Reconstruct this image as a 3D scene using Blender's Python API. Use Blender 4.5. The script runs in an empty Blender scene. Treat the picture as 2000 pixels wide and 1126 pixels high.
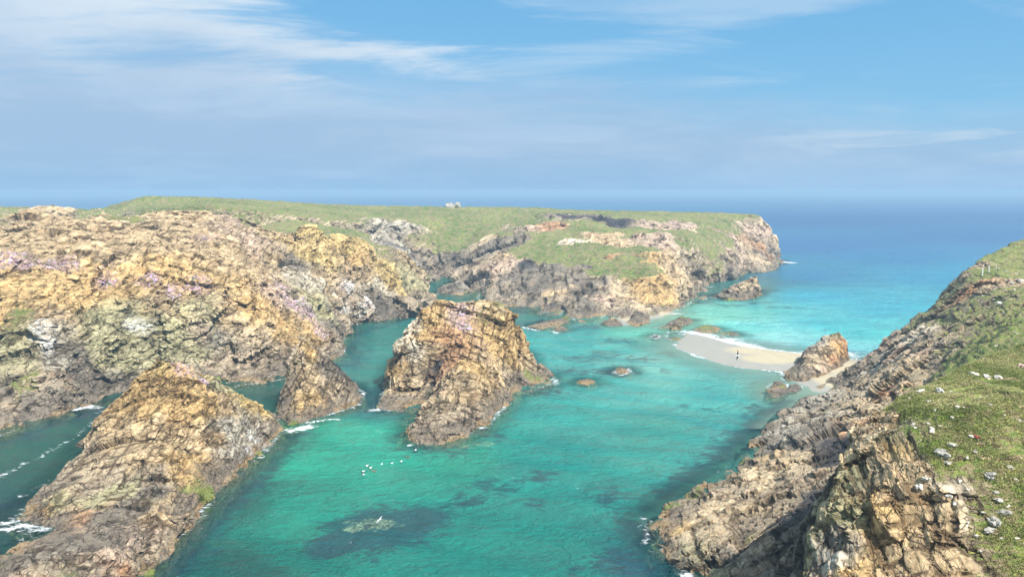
import bpy, math, random
import numpy as np
from mathutils import Vector, geometry
from mathutils.bvhtree import BVHTree
random.seed(7)
scene = bpy.context.scene
COL = scene.collection
R = math.radians

# ------------------------------------------------------------------ camera, world, sun, exposure
CAMZ = 40.0
FPX = 1444.0                      # focal length in pixels of the 2000 px wide photograph
PITCH = math.atan((563 - 372) / FPX)
cam = bpy.data.cameras.new('camera')
cam.sensor_width = 36.0
cam.lens = 36.0 * FPX / 2000.0
cam.clip_start = 0.5
cam.clip_end = 60000
cam_o = bpy.data.objects.new('camera', cam)
COL.objects.link(cam_o)
cam_o.location = (0, 0, CAMZ)
cam_o.rotation_euler = (math.pi / 2 - PITCH, 0, 0)
scene.camera = cam_o

SUN_EL, SUN_AZ = R(50), R(137)    # azimuth clockwise from the viewing direction (+Y)
sd = Vector((math.sin(SUN_AZ) * math.cos(SUN_EL), math.cos(SUN_AZ) * math.cos(SUN_EL), math.sin(SUN_EL)))
sun = bpy.data.lights.new('sun', 'SUN')
sun.energy = 5.0
sun.angle = R(0.5)
sun.color = (1.0, 0.95, 0.87)
sun_o = bpy.data.objects.new('sun', sun)
COL.objects.link(sun_o)
sun_o.rotation_euler = sd.to_track_quat('Z', 'Y').to_euler()
sun_o.location = (0, 0, 200)

scene.view_settings.view_transform = 'Standard'
scene.view_settings.look = 'None'
scene.view_settings.exposure = 0.70
scene.view_settings.gamma = 1.0
scene.cycles.max_bounces = 6
scene.cycles.diffuse_bounces = 2
scene.cycles.glossy_bounces = 2
scene.cycles.volume_bounces = 0
scene.cycles.transparent_max_bounces = 6
scene.cycles.use_denoising = True

# ---- small node helper
class NT:
    def __init__(s, tree):
        s.t = tree; s.n = tree.nodes; s.l = tree.links
        s.n.clear()
    def node(s, kind, **kw):
        nd = s.n.new(kind)
        for k, v in kw.items():
            setattr(nd, k, v)
        return nd
    def put(s, sock, v):
        if isinstance(v, bpy.types.NodeSocket): s.l.new(v, sock)
        elif v is not None: sock.default_value = v
    def math(s, op, a, b=None, c=None, clamp=False):
        m = s.node('ShaderNodeMath', operation=op, use_clamp=clamp)
        s.put(m.inputs[0], a); s.put(m.inputs[1], b); s.put(m.inputs[2], c)
        return m.outputs[0]
    def vmath(s, op, a, b=None):
        m = s.node('ShaderNodeVectorMath', operation=op)
        s.put(m.inputs[0], a)
        if op == 'SCALE': s.put(m.inputs[3], b)
        else: s.put(m.inputs[1], b)
        return m.outputs[0]
    def mix(s, f, a, b, blend='MIX'):
        m = s.node('ShaderNodeMix', data_type='RGBA', blend_type=blend, clamp_factor=True)
        s.put(m.inputs[0], f)
        for i, v in ((6, a), (7, b)):
            if isinstance(v, (tuple, list)) and len(v) == 3: v = (*v, 1)
            s.put(m.inputs[i], v)
        return m.outputs[2]
    def ramp(s, v, lo, hi, a=0.0, b=1.0, smooth=True):
        m = s.node('ShaderNodeMapRange', interpolation_type='SMOOTHSTEP' if smooth else 'LINEAR', clamp=True)
        s.put(m.inputs[0], v); s.put(m.inputs[1], lo); s.put(m.inputs[2], hi); s.put(m.inputs[3], a); s.put(m.inputs[4], b)
        return m.outputs[0]
    def noise(s, vec, scale, detail=4, rough=0.55, dist=0.0, col=False):
        m = s.node('ShaderNodeTexNoise')
        s.put(m.inputs['Vector'], vec); m.inputs['Scale'].default_value = scale
        m.inputs['Detail'].default_value = detail; m.inputs['Roughness'].default_value = rough
        m.inputs['Distortion'].default_value = dist
        return m.outputs['Color' if col else 'Fac']
    def voro(s, vec, scale, feature='F1', out='Distance', rnd=1.0):
        m = s.node('ShaderNodeTexVoronoi', feature=feature)
        s.put(m.inputs['Vector'], vec); m.inputs['Scale'].default_value = scale
        m.inputs['Randomness'].default_value = rnd
        return m.outputs[out]
    def mapping(s, vec, rot=(0, 0, 0), scale=(1, 1, 1), loc=(0, 0, 0)):
        m = s.node('ShaderNodeMapping')
        s.put(m.inputs[0], vec); m.inputs[1].default_value = loc; m.inputs[2].default_value = rot; m.inputs[3].default_value = scale
        return m.outputs[0]

# ---- world: Nishita sky, high wisps of cloud and a low bank of sea fog
world = bpy.data.worlds.new('World')
scene.world = world
world.use_nodes = True
w = NT(world.node_tree)
sky = w.node('ShaderNodeTexSky', sky_type='NISHITA')
sky.sun_disc = False
sky.sun_elevation = SUN_EL
sky.sun_rotation = SUN_AZ
sky.air_density = 1.0; sky.dust_density = 0.4; sky.ozone_density = 3.0
tc = w.node('ShaderNodeTexCoord').outputs['Generated']
sep = w.node('ShaderNodeSeparateXYZ'); w.put(sep.inputs[0], tc)
dx, dy, dz = sep.outputs
zc = w.math('MAXIMUM', dz, 0.0)
skycol = w.mix(0.80, sky.outputs[0], w.mix(w.ramp(zc, 0.05, 0.30), (1.9, 4.6, 7.1), (1.35, 4.0, 6.9)))
# clouds laid out on a high flat layer: direction divided by its height
den = w.math('ADD', zc, 0.10)
cv = w.node('ShaderNodeCombineXYZ')
w.put(cv.inputs[0], w.math('DIVIDE', dx, den)); w.put(cv.inputs[1], w.math('DIVIDE', dy, den))
cvec = cv.outputs[0]
n1 = w.noise(w.mapping(cvec, rot=(0, 0, R(-25)), scale=(0.6, 1.3, 1), loc=(1.2, 4.4, 0)), 1.05, 7, 0.62, 0.5)
n2 = w.noise(w.mapping(cvec, rot=(0, 0, R(-10)), scale=(0.35, 0.8, 1), loc=(7.3, 2.2, 0)), 0.8, 3, 0.5)
az = w.math('ARCTAN2', dx, dy)
leftness = w.ramp(az, 0.02, -0.55)
rightness = w.ramp(az, 0.10, 0.55)
high = w.ramp(zc, 0.10, 0.22)
cov = w.math('ADD', n1, w.math('MULTIPLY', leftness, 0.17))
cov = w.math('ADD', cov, w.math('MULTIPLY', w.math('SUBTRACT', n2, 0.5), 0.5))
bandc = w.math('ADD', 0.150, w.math('MULTIPLY', w.math('MAXIMUM', az, -0.2), 0.20))
bandd = w.math('ABSOLUTE', w.math('SUBTRACT', zc, bandc))
cov = w.math('ADD', cov, w.math('MULTIPLY', w.math('MULTIPLY', w.ramp(bandd, 0.040, 0.0), w.ramp(az, -0.25, 0.1)), 0.17))
wisps = w.ramp(cov, 0.47, 0.70)
wisps = w.math('MULTIPLY', wisps, w.ramp(zc, 0.06, 0.15))
wisps = w.math('MULTIPLY', wisps, w.math('SUBTRACT', 1.0, w.math('MULTIPLY', w.ramp(az, -0.15, 0.1), 0.62)))
c = w.mix(w.math('MULTIPLY', wisps, 0.95), skycol, (6.0, 6.9, 7.7))
# fog bank: taller on the left, ragged upper edge
fn = w.noise(w.mapping(tc, scale=(2.2, 2.2, 7)), 1.6, 5, 0.55, 0.3)
ftop = w.math('ADD', 0.118, w.math('MULTIPLY', leftness, 0.06))
ftop = w.math('ADD', ftop, w.math('MULTIPLY', w.math('SUBTRACT', fn, 0.5), 0.13))
ftop = w.math('SUBTRACT', ftop, w.math('MULTIPLY', rightness, 0.055))
fog = w.ramp(w.math('SUBTRACT', ftop, zc), -0.06, 0.06)
fcol = w.mix(w.ramp(zc, -0.01, 0.06), (2.5, 4.3, 6.5), (3.1, 4.5, 6.3))
fcol = w.mix(w.ramp(w.noise(w.mapping(tc, scale=(1.6, 1.6, 9)), 2.2, 6, 0.6, 0.4), 0.42, 0.68), fcol, w.mix(1.0, fcol, (1.22, 1.13, 1.07), 'MULTIPLY'))
c = w.mix(w.math('MULTIPLY', fog, 0.90), c, fcol)
n3 = w.noise(w.mapping(tc, rot=(0, R(6), 0), scale=(1.5, 1.5, 14)), 2.4, 6, 0.6, 0.6)
lowcl = w.math('MULTIPLY', w.ramp(n3, 0.53, 0.70), w.math('MULTIPLY', w.ramp(az, 0.26, 0.42), w.math('MULTIPLY', w.ramp(zc, 0.025, 0.05), w.ramp(zc, 0.13, 0.085))))
c = w.mix(w.math('MULTIPLY', lowcl, 0.6), c, (5.0, 6.1, 7.2))
bg = w.node('ShaderNodeBackground'); w.put(bg.inputs[0], c); bg.inputs[1].default_value = 0.075
wo = w.node('ShaderNodeOutputWorld'); w.l.new(bg.outputs[0], wo.inputs[0])

# ------------------------------------------------------------------ surveying: picture bearing + distance -> point in the place
cp, sp_ = math.cos(PITCH), math.sin(PITCH)
def ray(px, py):
    x = (px - 1000.0) / FPX; y = -(py - 563.0) / FPX
    return (x, cp + y * sp_, -sp_ + y * cp)
def P(px, py, d=0):
    """d = distance along +Y; d = 0 means on the water (z = 0)"""
    rx, ry, rz = ray(px, py)
    t = (-CAMZ / rz) if d == 0 else d / ry
    return (rx * t, ry * t, CAMZ + rz * t)

# ------------------------------------------------------------------ numpy noise
U = np.uint32
def hsh(ix, iy, iz, s):
    n = (ix.astype(np.int64) * 73856093 ^ iy.astype(np.int64) * 19349663 ^ iz.astype(np.int64) * 83492791 ^ (s * 374761393)) & 0xffffffff
    n = ((n ^ (n >> 13)) * 1274126177) & 0xffffffff
    n = ((n ^ (n >> 15)) * 2246822519) & 0xffffffff
    n = n ^ (n >> 16)
    return (n & 0xffffff).astype(np.float32) / 16777216.0
def vnoise(p, s=0):
    i = np.floor(p).astype(np.int32); f = (p - i).astype(np.float32)
    f = f * f * f * (f * (f * 6 - 15) + 10)
    r = 0
    for a in (0, 1):
        for b in (0, 1):
            for c_ in (0, 1):
                wgt = (f[:, 0] if a else 1 - f[:, 0]) * (f[:, 1] if b else 1 - f[:, 1]) * (f[:, 2] if c_ else 1 - f[:, 2])
                r = r + wgt * hsh(i[:, 0] + a, i[:, 1] + b, i[:, 2] + c_, s)
    return r * 2 - 1
def fbm(p, s=0, oct=4, rough=0.5):
    r = 0; a = 1.0; q = p.astype(np.float32); t = 0
    for k in range(oct):
        r = r + a * vnoise(q, s + k * 17); t += a; a *= rough; q = q * 2.03 + 11.3
    return r / t
def facets(p, s=0, tilt=1.0):
    """blocky rock: every Worley cell is a plane of its own; returns height and closeness to a joint"""
    i = np.floor(p).astype(np.int32); n = len(p)
    b1 = np.full(n, 9, np.float32); b2 = np.full(n, 9, np.float32); val = np.zeros(n, np.float32)
    for a in (-1, 0, 1):
        for b in (-1, 0, 1):
            for c_ in (-1, 0, 1):
                X, Y, Z = i[:, 0] + a, i[:, 1] + b, i[:, 2] + c_
                h1, h2, h3 = hsh(X, Y, Z, s), hsh(X, Y, Z, s + 1), hsh(X, Y, Z, s + 2)
                ex = p[:, 0] - X - h1; ey = p[:, 1] - Y - h2; ez = p[:, 2] - Z - h3
                d = ex * ex + ey * ey + ez * ez
                h4 = hsh(X, Y, Z, s + 3)
                v = (h4 * 2 - 1) + tilt * ((h2 + h3 - 1) * ex + (h1 + h4 - 1) * ey + (h3 + h1 - 1) * ez) * 1.6
                m = d < b1
                b2 = np.where(m, b1, np.minimum(b2, d)); val = np.where(m, v, val); b1 = np.where(m, d, b1)
    return val, np.sqrt(b2) - np.sqrt(b1)
def blocks(p, s=0, tilt=0.6):
    """bedded and jointed rock: courses along z, each cut into its own blocks; returns height and closeness to a joint"""
    x, y = p[:, 0], p[:, 1]
    z = p[:, 2] + 0.55 * vnoise(np.stack([x * .22, y * .22, p[:, 2] * .12], 1), s + 40) + 0.22 * np.sin(p[:, 2] * 2.3 + s)
    iz = np.floor(z).astype(np.int32); o_ = np.zeros_like(iz)
    k1, k2, k3 = hsh(iz, o_, o_, s + 1), hsh(iz, o_, o_, s + 2), hsh(iz, o_, o_, s + 3)
    sx, sy = 0.55 + 0.8 * k3, 0.55 + 0.8 * k2
    fx = x * sx + k1 * 17 + 0.25 * vnoise(p * .5, s + 41); fy = y * sy + k2 * 13 + 0.25 * vnoise(p * .5 + 9, s + 42)
    ix = np.floor(fx).astype(np.int32); iy = np.floor(fy).astype(np.int32)
    h0 = hsh(ix, iy, iz, s + 5); h1 = hsh(ix, iy, iz, s + 6); h2 = hsh(ix, iy, iz, s + 7)
    u, v, w_ = fx - ix, fy - iy, z - iz
    val = (h0 * 2 - 1) * 0.75 + (k1 * 2 - 1) * 0.45 + tilt * ((h1 - .5) * (u - .5) + (h2 - .5) * (v - .5)) * 2 + (w_ - .5) * 0.5
    ed = np.minimum(np.minimum(np.minimum(u, 1 - u) / sx, np.minimum(v, 1 - v) / sy), np.minimum(w_, 1 - w_) * 1.0)
    cid = (ix.astype(np.int64) & 0xfffff) | ((iy.astype(np.int64) & 0xfffff) << 20) | ((iz.astype(np.int64) & 0xfffff) << 40)
    return val.astype(np.float32), ed.astype(np.float32), cid, h0
def bed_matrix(nx, ny, nz_):
    nn = Vector((nx, ny, nz_)).normalized(); a = nn.cross(Vector((0, 1, 0.2))).normalized(); b_ = nn.cross(a)
    from mathutils import Matrix
    return Matrix((a, b_, nn))
def rotm(ax, ay, az_, w_=None):
    if w_ is not None: return np.array(bed_matrix(ax, ay, az_), dtype=np.float32)
    from mathutils import Euler
    return np.array(Euler((R(ax), R(ay), R(az_))).to_matrix(), dtype=np.float32)

# ------------------------------------------------------------------ helpers to make and describe objects
def tag(o, label=None, cat=None, group=None, kind=None):
    if label: o['label'] = label
    if cat: o['category'] = cat
    if group: o['group'] = group
    if kind: o['kind'] = kind
    return o
def mesh_np(name, v, f, mat=None, smooth=True, parent=None, attrs=None):
    """f: (n,3) or (n,4) array, or list of tuples"""
    me = bpy.data.meshes.new(name)
    if isinstance(f, np.ndarray):
        k = f.shape[1]
        me.vertices.add(len(v)); me.vertices.foreach_set('co', np.asarray(v, np.float32).ravel())
        me.loops.add(f.size); me.loops.foreach_set('vertex_index', f.astype(np.int32).ravel())
        me.polygons.add(len(f)); me.polygons.foreach_set('loop_start', np.arange(0, f.size, k, dtype=np.int32))
        me.update(calc_edges=True)
    else:
        me.from_pydata([tuple(x) for x in v], [], f)
    me.polygons.foreach_set('use_smooth', np.full(len(me.polygons), smooth))
    for k, a in (attrs or {}).items():
        if a.ndim == 2:
            at = me.color_attributes.new(k, 'FLOAT_COLOR', 'POINT')
            at.data.foreach_set('color', np.hstack([a, np.ones((len(a), 1))]).astype(np.float32).ravel())
        else:
            at = me.attributes.new(k, 'FLOAT', 'POINT'); at.data.foreach_set('value', a.astype(np.float32))
    if mat: me.materials.append(mat)
    me.validate()
    o = bpy.data.objects.new(name, me); COL.objects.link(o)
    if parent: o.parent = parent
    return o

# ------------------------------------------------------------------ materials
PAL = {  # rock and soil colours (linear)
    'g': (0.550, 0.370, 0.165), 't': (0.490, 0.360, 0.210), 'p': (0.500, 0.370, 0.270), 'w': (0.60, 0.52, 0.39),
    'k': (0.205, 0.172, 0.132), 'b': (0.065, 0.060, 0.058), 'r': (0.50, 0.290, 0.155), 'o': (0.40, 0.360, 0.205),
    'm': (0.350, 0.275, 0.190), 'y': (0.56, 0.41, 0.175), 'n': (0.50, 0.39, 0.25), 'l': (0.42, 0.375, 0.30),
    'G': (0.45, 0.36, 0.22), 'H': (0.45, 0.36, 0.24), 'F': (0.34, 0.27, 0.18)}
GRASS = {'G': 1.0, 'H': 0.62, 'F': 0.52}

def attr(n, name):
    a = n.node('ShaderNodeAttribute'); a.attribute_name = name
    return a
def rock_mat(name, fine=1.0, grass_a=(0.11, 0.18, 0.035), grass_b=(0.21, 0.26, 0.08), bedding=(0, 0, 1), band=True, bump=1.0):
    m = bpy.data.materials.new(name); m.use_nodes = True
    n = NT(m.node_tree)
    geo = n.node('ShaderNodeNewGeometry'); pos = geo.outputs['Position']
    s3 = n.node('ShaderNodeSeparateXYZ'); n.put(s3.inputs[0], pos)
    nz = n.node('ShaderNodeSeparateXYZ'); n.put(nz.inputs[0], geo.outputs['Normal'])
    z = s3.outputs[2]
    base = attr(n, 'Col').outputs['Color']
    warp = n.vmath('ADD', pos, n.vmath('SCALE', n.vmath('SUBTRACT', n.noise(pos, 0.16 * fine, 2, col=True), (0.5, 0.5, 0.5)), 1.6 / fine))
    be = bed_matrix(*bedding).to_euler()
    bed = n.mapping(n.mapping(warp, rot=be), scale=(1, 1, 3.4))
    a1 = n.noise(pos, 0.16 * fine, 5, 0.62)
    a2 = n.noise(bed, 0.9 * fine, 6, 0.65)
    a3 = n.noise(pos, 3.2 * fine, 5, 0.7)
    cellc = n.voro(bed, 0.55 * fine, out='Color')
    cs = n.node('ShaderNodeSeparateColor'); n.put(cs.inputs[0], cellc)
    v = n.math('ADD', n.math('MULTIPLY', a1, 0.7), n.math('MULTIPLY', a2, 0.50))
    v = n.math('ADD', v, n.math('MULTIPLY', a3, 0.34))
    v = n.math('ADD', v, n.math('MULTIPLY', n.math('SUBTRACT', cs.outputs[0], 0.5), 0.35))
    v = n.math('ADD', v, 0.22)
    v = n.math('MULTIPLY', v, n.math('ADD', 1.0, n.math('MULTIPLY', attr(n, 'tone').outputs['Fac'], 0.42)))
    vv = n.node('ShaderNodeCombineXYZ')
    for k in range(3): n.put(vv.inputs[k], v)
    col = n.mix(1.0, base, vv.outputs[0], 'MULTIPLY')
    # pink-red feldspar and yellow / pale lichens in patches
    col = n.mix(n.math('MULTIPLY', n.ramp(n.noise(bed, 0.35 * fine, 4), 0.54, 0.68), 0.35), col, n.mix(1.0, col, (1.08, 0.86, 0.74), 'MULTIPLY'))
    bright = n.node('ShaderNodeRGBToBW'); n.put(bright.inputs[0], base)
    isl = n.ramp(bright.outputs[0], 0.14, 0.34)
    lich = n.math('MULTIPLY', n.ramp(n.noise(warp, 1.3 * fine, 5, 0.65), 0.56, 0.66), n.math('MULTIPLY', isl, 0.28))
    col = n.mix(lich, col, (0.43, 0.38, 0.13))
    pale = n.math('MULTIPLY', n.ramp(n.noise(warp, 2.1 * fine, 5, 0.7), 0.60, 0.70), n.math('ADD', 0.05, n.math('MULTIPLY', isl, 0.38)))
    col = n.mix(pale, col, (0.66, 0.61, 0.52))
    grime = n.math('MULTIPLY', n.ramp(n.noise(bed, 0.7 * fine, 6, 0.7), 0.54, 0.64), 0.42)
    col = n.mix(grime, col, n.mix(1.0, col, (0.42, 0.40, 0.36), 'MULTIPLY'))
    # joints
    def cheb(vec, scale):
        r = []
        for ft in ('F1', 'F2'):
            m_ = n.node('ShaderNodeTexVoronoi', feature=ft, distance='CHEBYCHEV'); n.put(m_.inputs['Vector'], vec); m_.inputs['Scale'].default_value = scale; r.append(m_)
        s_ = n.node('ShaderNodeSeparateColor'); n.put(s_.inputs[0], r[0].outputs['Color'])
        return n.math('SUBTRACT', r[1].outputs['Distance'], r[0].outputs['Distance']), s_.outputs[0], s_.outputs[1]
    j1, c1a, c1b = cheb(bed, 0.34 * fine)
    j2, c2a, c2b = cheb(n.mapping(n.mapping(warp, rot=(be[0] + .12, be[1] - .1, be[2] + .7)), scale=(1, 1, 2.2)), 0.95 * fine)
    jm = n.math('MAXIMUM', n.ramp(j1, 0.06, 0.0), n.math('MULTIPLY', n.ramp(j2, 0.07, 0.0), 0.6))
    jm = n.math('MULTIPLY', jm, n.ramp(n.noise(pos, 0.5 * fine, 2), 0.38, 0.60))
    col = n.mix(n.math('MULTIPLY', jm, 0.65), col, n.mix(1.0, col, (0.25, 0.22, 0.2), 'MULTIPLY'))
    jg = n.ramp(n.math('MULTIPLY', attr(n, 'joint').outputs['Fac'], n.ramp(n.noise(pos, 0.33 * fine, 3), 0.32, 0.52)), 0.25, 0.8)
    col = n.mix(n.math('MULTIPLY', jg, 0.85), col, n.mix(1.0, col, (0.22, 0.19, 0.16), 'MULTIPLY'))
    # guano and pink thrift, both laid as patches of their own
    gu = n.math('MULTIPLY', attr(n, 'guano').outputs['Fac'], n.ramp(n.noise(bed, 1.2 * fine, 5, 0.7), 0.44, 0.54))
    col = n.mix(gu, col, (0.84, 0.84, 0.82))
    rd = n.math('MULTIPLY', attr(n, 'rust').outputs['Fac'], n.ramp(a2, 0.35, 0.6))
    col = n.mix(n.math('MULTIPLY', rd, 0.75), col, (0.48, 0.25, 0.13))
    # the shore zone: black lichen, then brown and orange wrack just above the water
    if band:
        zz = n.math('ADD', z, n.math('MULTIPLY', n.math('SUBTRACT', n.noise(pos, 0.11, 3), 0.5), 6.0))
        zz = n.math('ADD', zz, n.math('MULTIPLY', n.math('SUBTRACT', a2, 0.5), 3.0))
        dk = n.ramp(zz, 2.5, 0.6)
        col = n.mix(n.math('MULTIPLY', dk, 0.76), col, n.mix(a3, (0.075, 0.066, 0.056), (0.27, 0.22, 0.165)))
        wr = n.math('MULTIPLY', n.ramp(n.math('ADD', z, n.math('MULTIPLY', a2, 1.6)), 1.7, 1.0), n.ramp(n.noise(pos, 0.13, 4), 0.42, 0.56))
        col = n.mix(n.math('MULTIPLY', wr, 0.65), col, n.mix(a3, (0.22, 0.13, 0.05), (0.52, 0.36, 0.18)))
        al = n.math('MULTIPLY', n.ramp(zz, 2.6, 0.8), n.ramp(n.noise(pos, 0.14, 4), 0.60, 0.68))
        col = n.mix(n.math('MULTIPLY', al, 0.75), col, (0.16, 0.22, 0.035))
        col = n.mix(n.ramp(z, -0.2, -1.6), col, n.mix(a3, (0.10, 0.12, 0.06), (0.34, 0.36, 0.20)))
    # turf
    g = attr(n, 'grass').outputs['Fac']
    gm = n.math('ADD', g, n.math('MULTIPLY', n.math('SUBTRACT', n.noise(pos, 0.30 * fine, 6, 0.66), 0.5), 1.5))
    gm = n.math('ADD', gm, n.math('MULTIPLY', n.math('SUBTRACT', nz.outputs[2], 0.72), 1.1))
    gm = n.math('MULTIPLY', n.ramp(gm, 0.46, 0.62), n.ramp(g, 0.04, 0.22))
    gc = n.mix(n.ramp(n.noise(pos, 0.11 * fine, 5, 0.6), 0.38, 0.62), grass_a, grass_b)
    gc = n.mix(n.ramp(n.noise(pos, 1.6 * fine, 5, 0.7), 0.40, 0.62), gc, n.mix(1.0, gc, (1.9, 1.5, 1.3), 'MULTIPLY'))
    gc = n.mix(n.ramp(n.noise(n.mapping(pos, scale=(1, 1, 3)), 0.8 * fine, 5, 0.7), 0.45, 0.60), gc, (0.30, 0.235, 0.13))
    gc = n.mix(n.ramp(n.noise(pos, 5.5 * fine, 3, 0.7), 0.44, 0.62), gc, n.mix(1.0, gc, (0.45, 0.5, 0.4), 'MULTIPLY'))
    col = n.mix(gm, col, gc)
    th = n.math('MULTIPLY', attr(n, 'thrift').outputs['Fac'], n.ramp(n.noise(pos, 1.7 * fine, 5, 0.75), 0.47, 0.56))
    col = n.mix(n.math('MULTIPLY', th, 0.9), col, n.mix(n.noise(pos, 7 * fine, 2), (0.42, 0.24, 0.36), (0.72, 0.52, 0.70)))
    b = n.node('ShaderNodeBsdfPrincipled')
    n.put(b.inputs['Base Color'], col)
    wet = n.ramp(z, 1.0, 0.1)
    n.put(b.inputs['Roughness'], n.math('SUBTRACT', 0.92, n.math('MULTIPLY', wet, 0.45)))
    b.inputs['Specular IOR Level'].default_value = 0.25
    # bumps: beds, joints, grain; turf has its own
    hr = n.math('ADD', n.math('MULTIPLY', a2, 0.40), n.math('MULTIPLY', a3, 0.16))
    hr = n.math('ADD', hr, n.math('ADD', n.math('MULTIPLY', c1a, 0.70), n.math('MULTIPLY', c2a, 0.42)))
    hr = n.math('ADD', hr, n.math('MULTIPLY', n.noise(bed, 2.4 * fine, 4, 0.6), 0.25))
    hr = n.math('SUBTRACT', hr, n.math('MULTIPLY', jm, 0.5))
    hg = n.math('ADD', n.math('MULTIPLY', n.noise(pos, 2.2 * fine, 6, 0.75), 0.8), n.math('MULTIPLY', n.noise(n.mapping(pos, scale=(1, 1, 4)), 0.7 * fine, 3), 0.9))
    hm = n.node('ShaderNodeMix', data_type='FLOAT')
    n.put(hm.inputs[0], gm); n.put(hm.inputs[2], hr); n.put(hm.inputs[3], hg)
    bp = n.node('ShaderNodeBump'); bp.inputs['Strength'].default_value = 1.0; bp.inputs['Distance'].default_value = 0.60 * bump / fine
    n.put(bp.inputs['Height'], hm.outputs[0])
    n.put(b.inputs['Normal'], bp.outputs[0])
    o = n.node('ShaderNodeOutputMaterial'); n.l.new(b.outputs[0], o.inputs[0])
    return m
def plain(name, col, rough=0.6, var=0.25, scale=6.0):
    m = bpy.data.materials.new(name); m.use_nodes = True
    n = NT(m.node_tree)
    pos = n.node('ShaderNodeTexCoord').outputs['Object']
    f = n.noise(pos, scale, 4, 0.6)
    c_ = n.mix(f, tuple(x * (1 - var) for x in col), tuple(min(1, x * (1 + var)) for x in col))
    b = n.node('ShaderNodeBsdfPrincipled'); n.put(b.inputs['Base Color'], c_); b.inputs['Roughness'].default_value = rough
    bp = n.node('ShaderNodeBump'); bp.inputs['Distance'].default_value = 0.03; n.put(bp.inputs['Height'], f); n.put(b.inputs['Normal'], bp.outputs[0])
    o = n.node('ShaderNodeOutputMaterial'); n.l.new(b.outputs[0], o.inputs[0])
    return m

# ------------------------------------------------------------------ land: surveyed points -> solid -> even mesh -> jointed rock
SHORE = []          # world points along every waterline
BODY = {}           # evaluated surfaces, to set things down on
def seg_dist(p, poly):
    """distance of 2D points p to closed polyline poly, and inside test"""
    a = poly; b = np.roll(poly, -1, axis=0)
    best = np.full(len(p), 1e9); ins = np.zeros(len(p), bool)
    for (ax, ay), (bx, by) in zip(a, b):
        ex, ey = bx - ax, by - ay
        t = np.clip(((p[:, 0] - ax) * ex + (p[:, 1] - ay) * ey) / (ex * ex + ey * ey + 1e-9), 0, 1)
        d = np.hypot(p[:, 0] - ax - t * ex, p[:, 1] - ay - t * ey)
        best = np.minimum(best, d)
        if ay != by:
            c_ = ((ay > p[:, 1]) != (by > p[:, 1])) & (p[:, 0] < (bx - ax) * (p[:, 1] - ay) / (by - ay) + ax)
            ins ^= c_
    return best, ins
def pt(q):
    """(px,py[,d][,code]) or ('w',x,y,z,code) -> xyz, code"""
    if q[0] == 'w': return (q[1], q[2], q[3]), (q[4] if len(q) > 4 else 't')
    code = q[-1] if isinstance(q[-1], str) else None
    nums = q[:-1] if code else q
    return P(nums[0], nums[1], nums[2] if len(nums) > 2 else 0), code or 'm'
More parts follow.
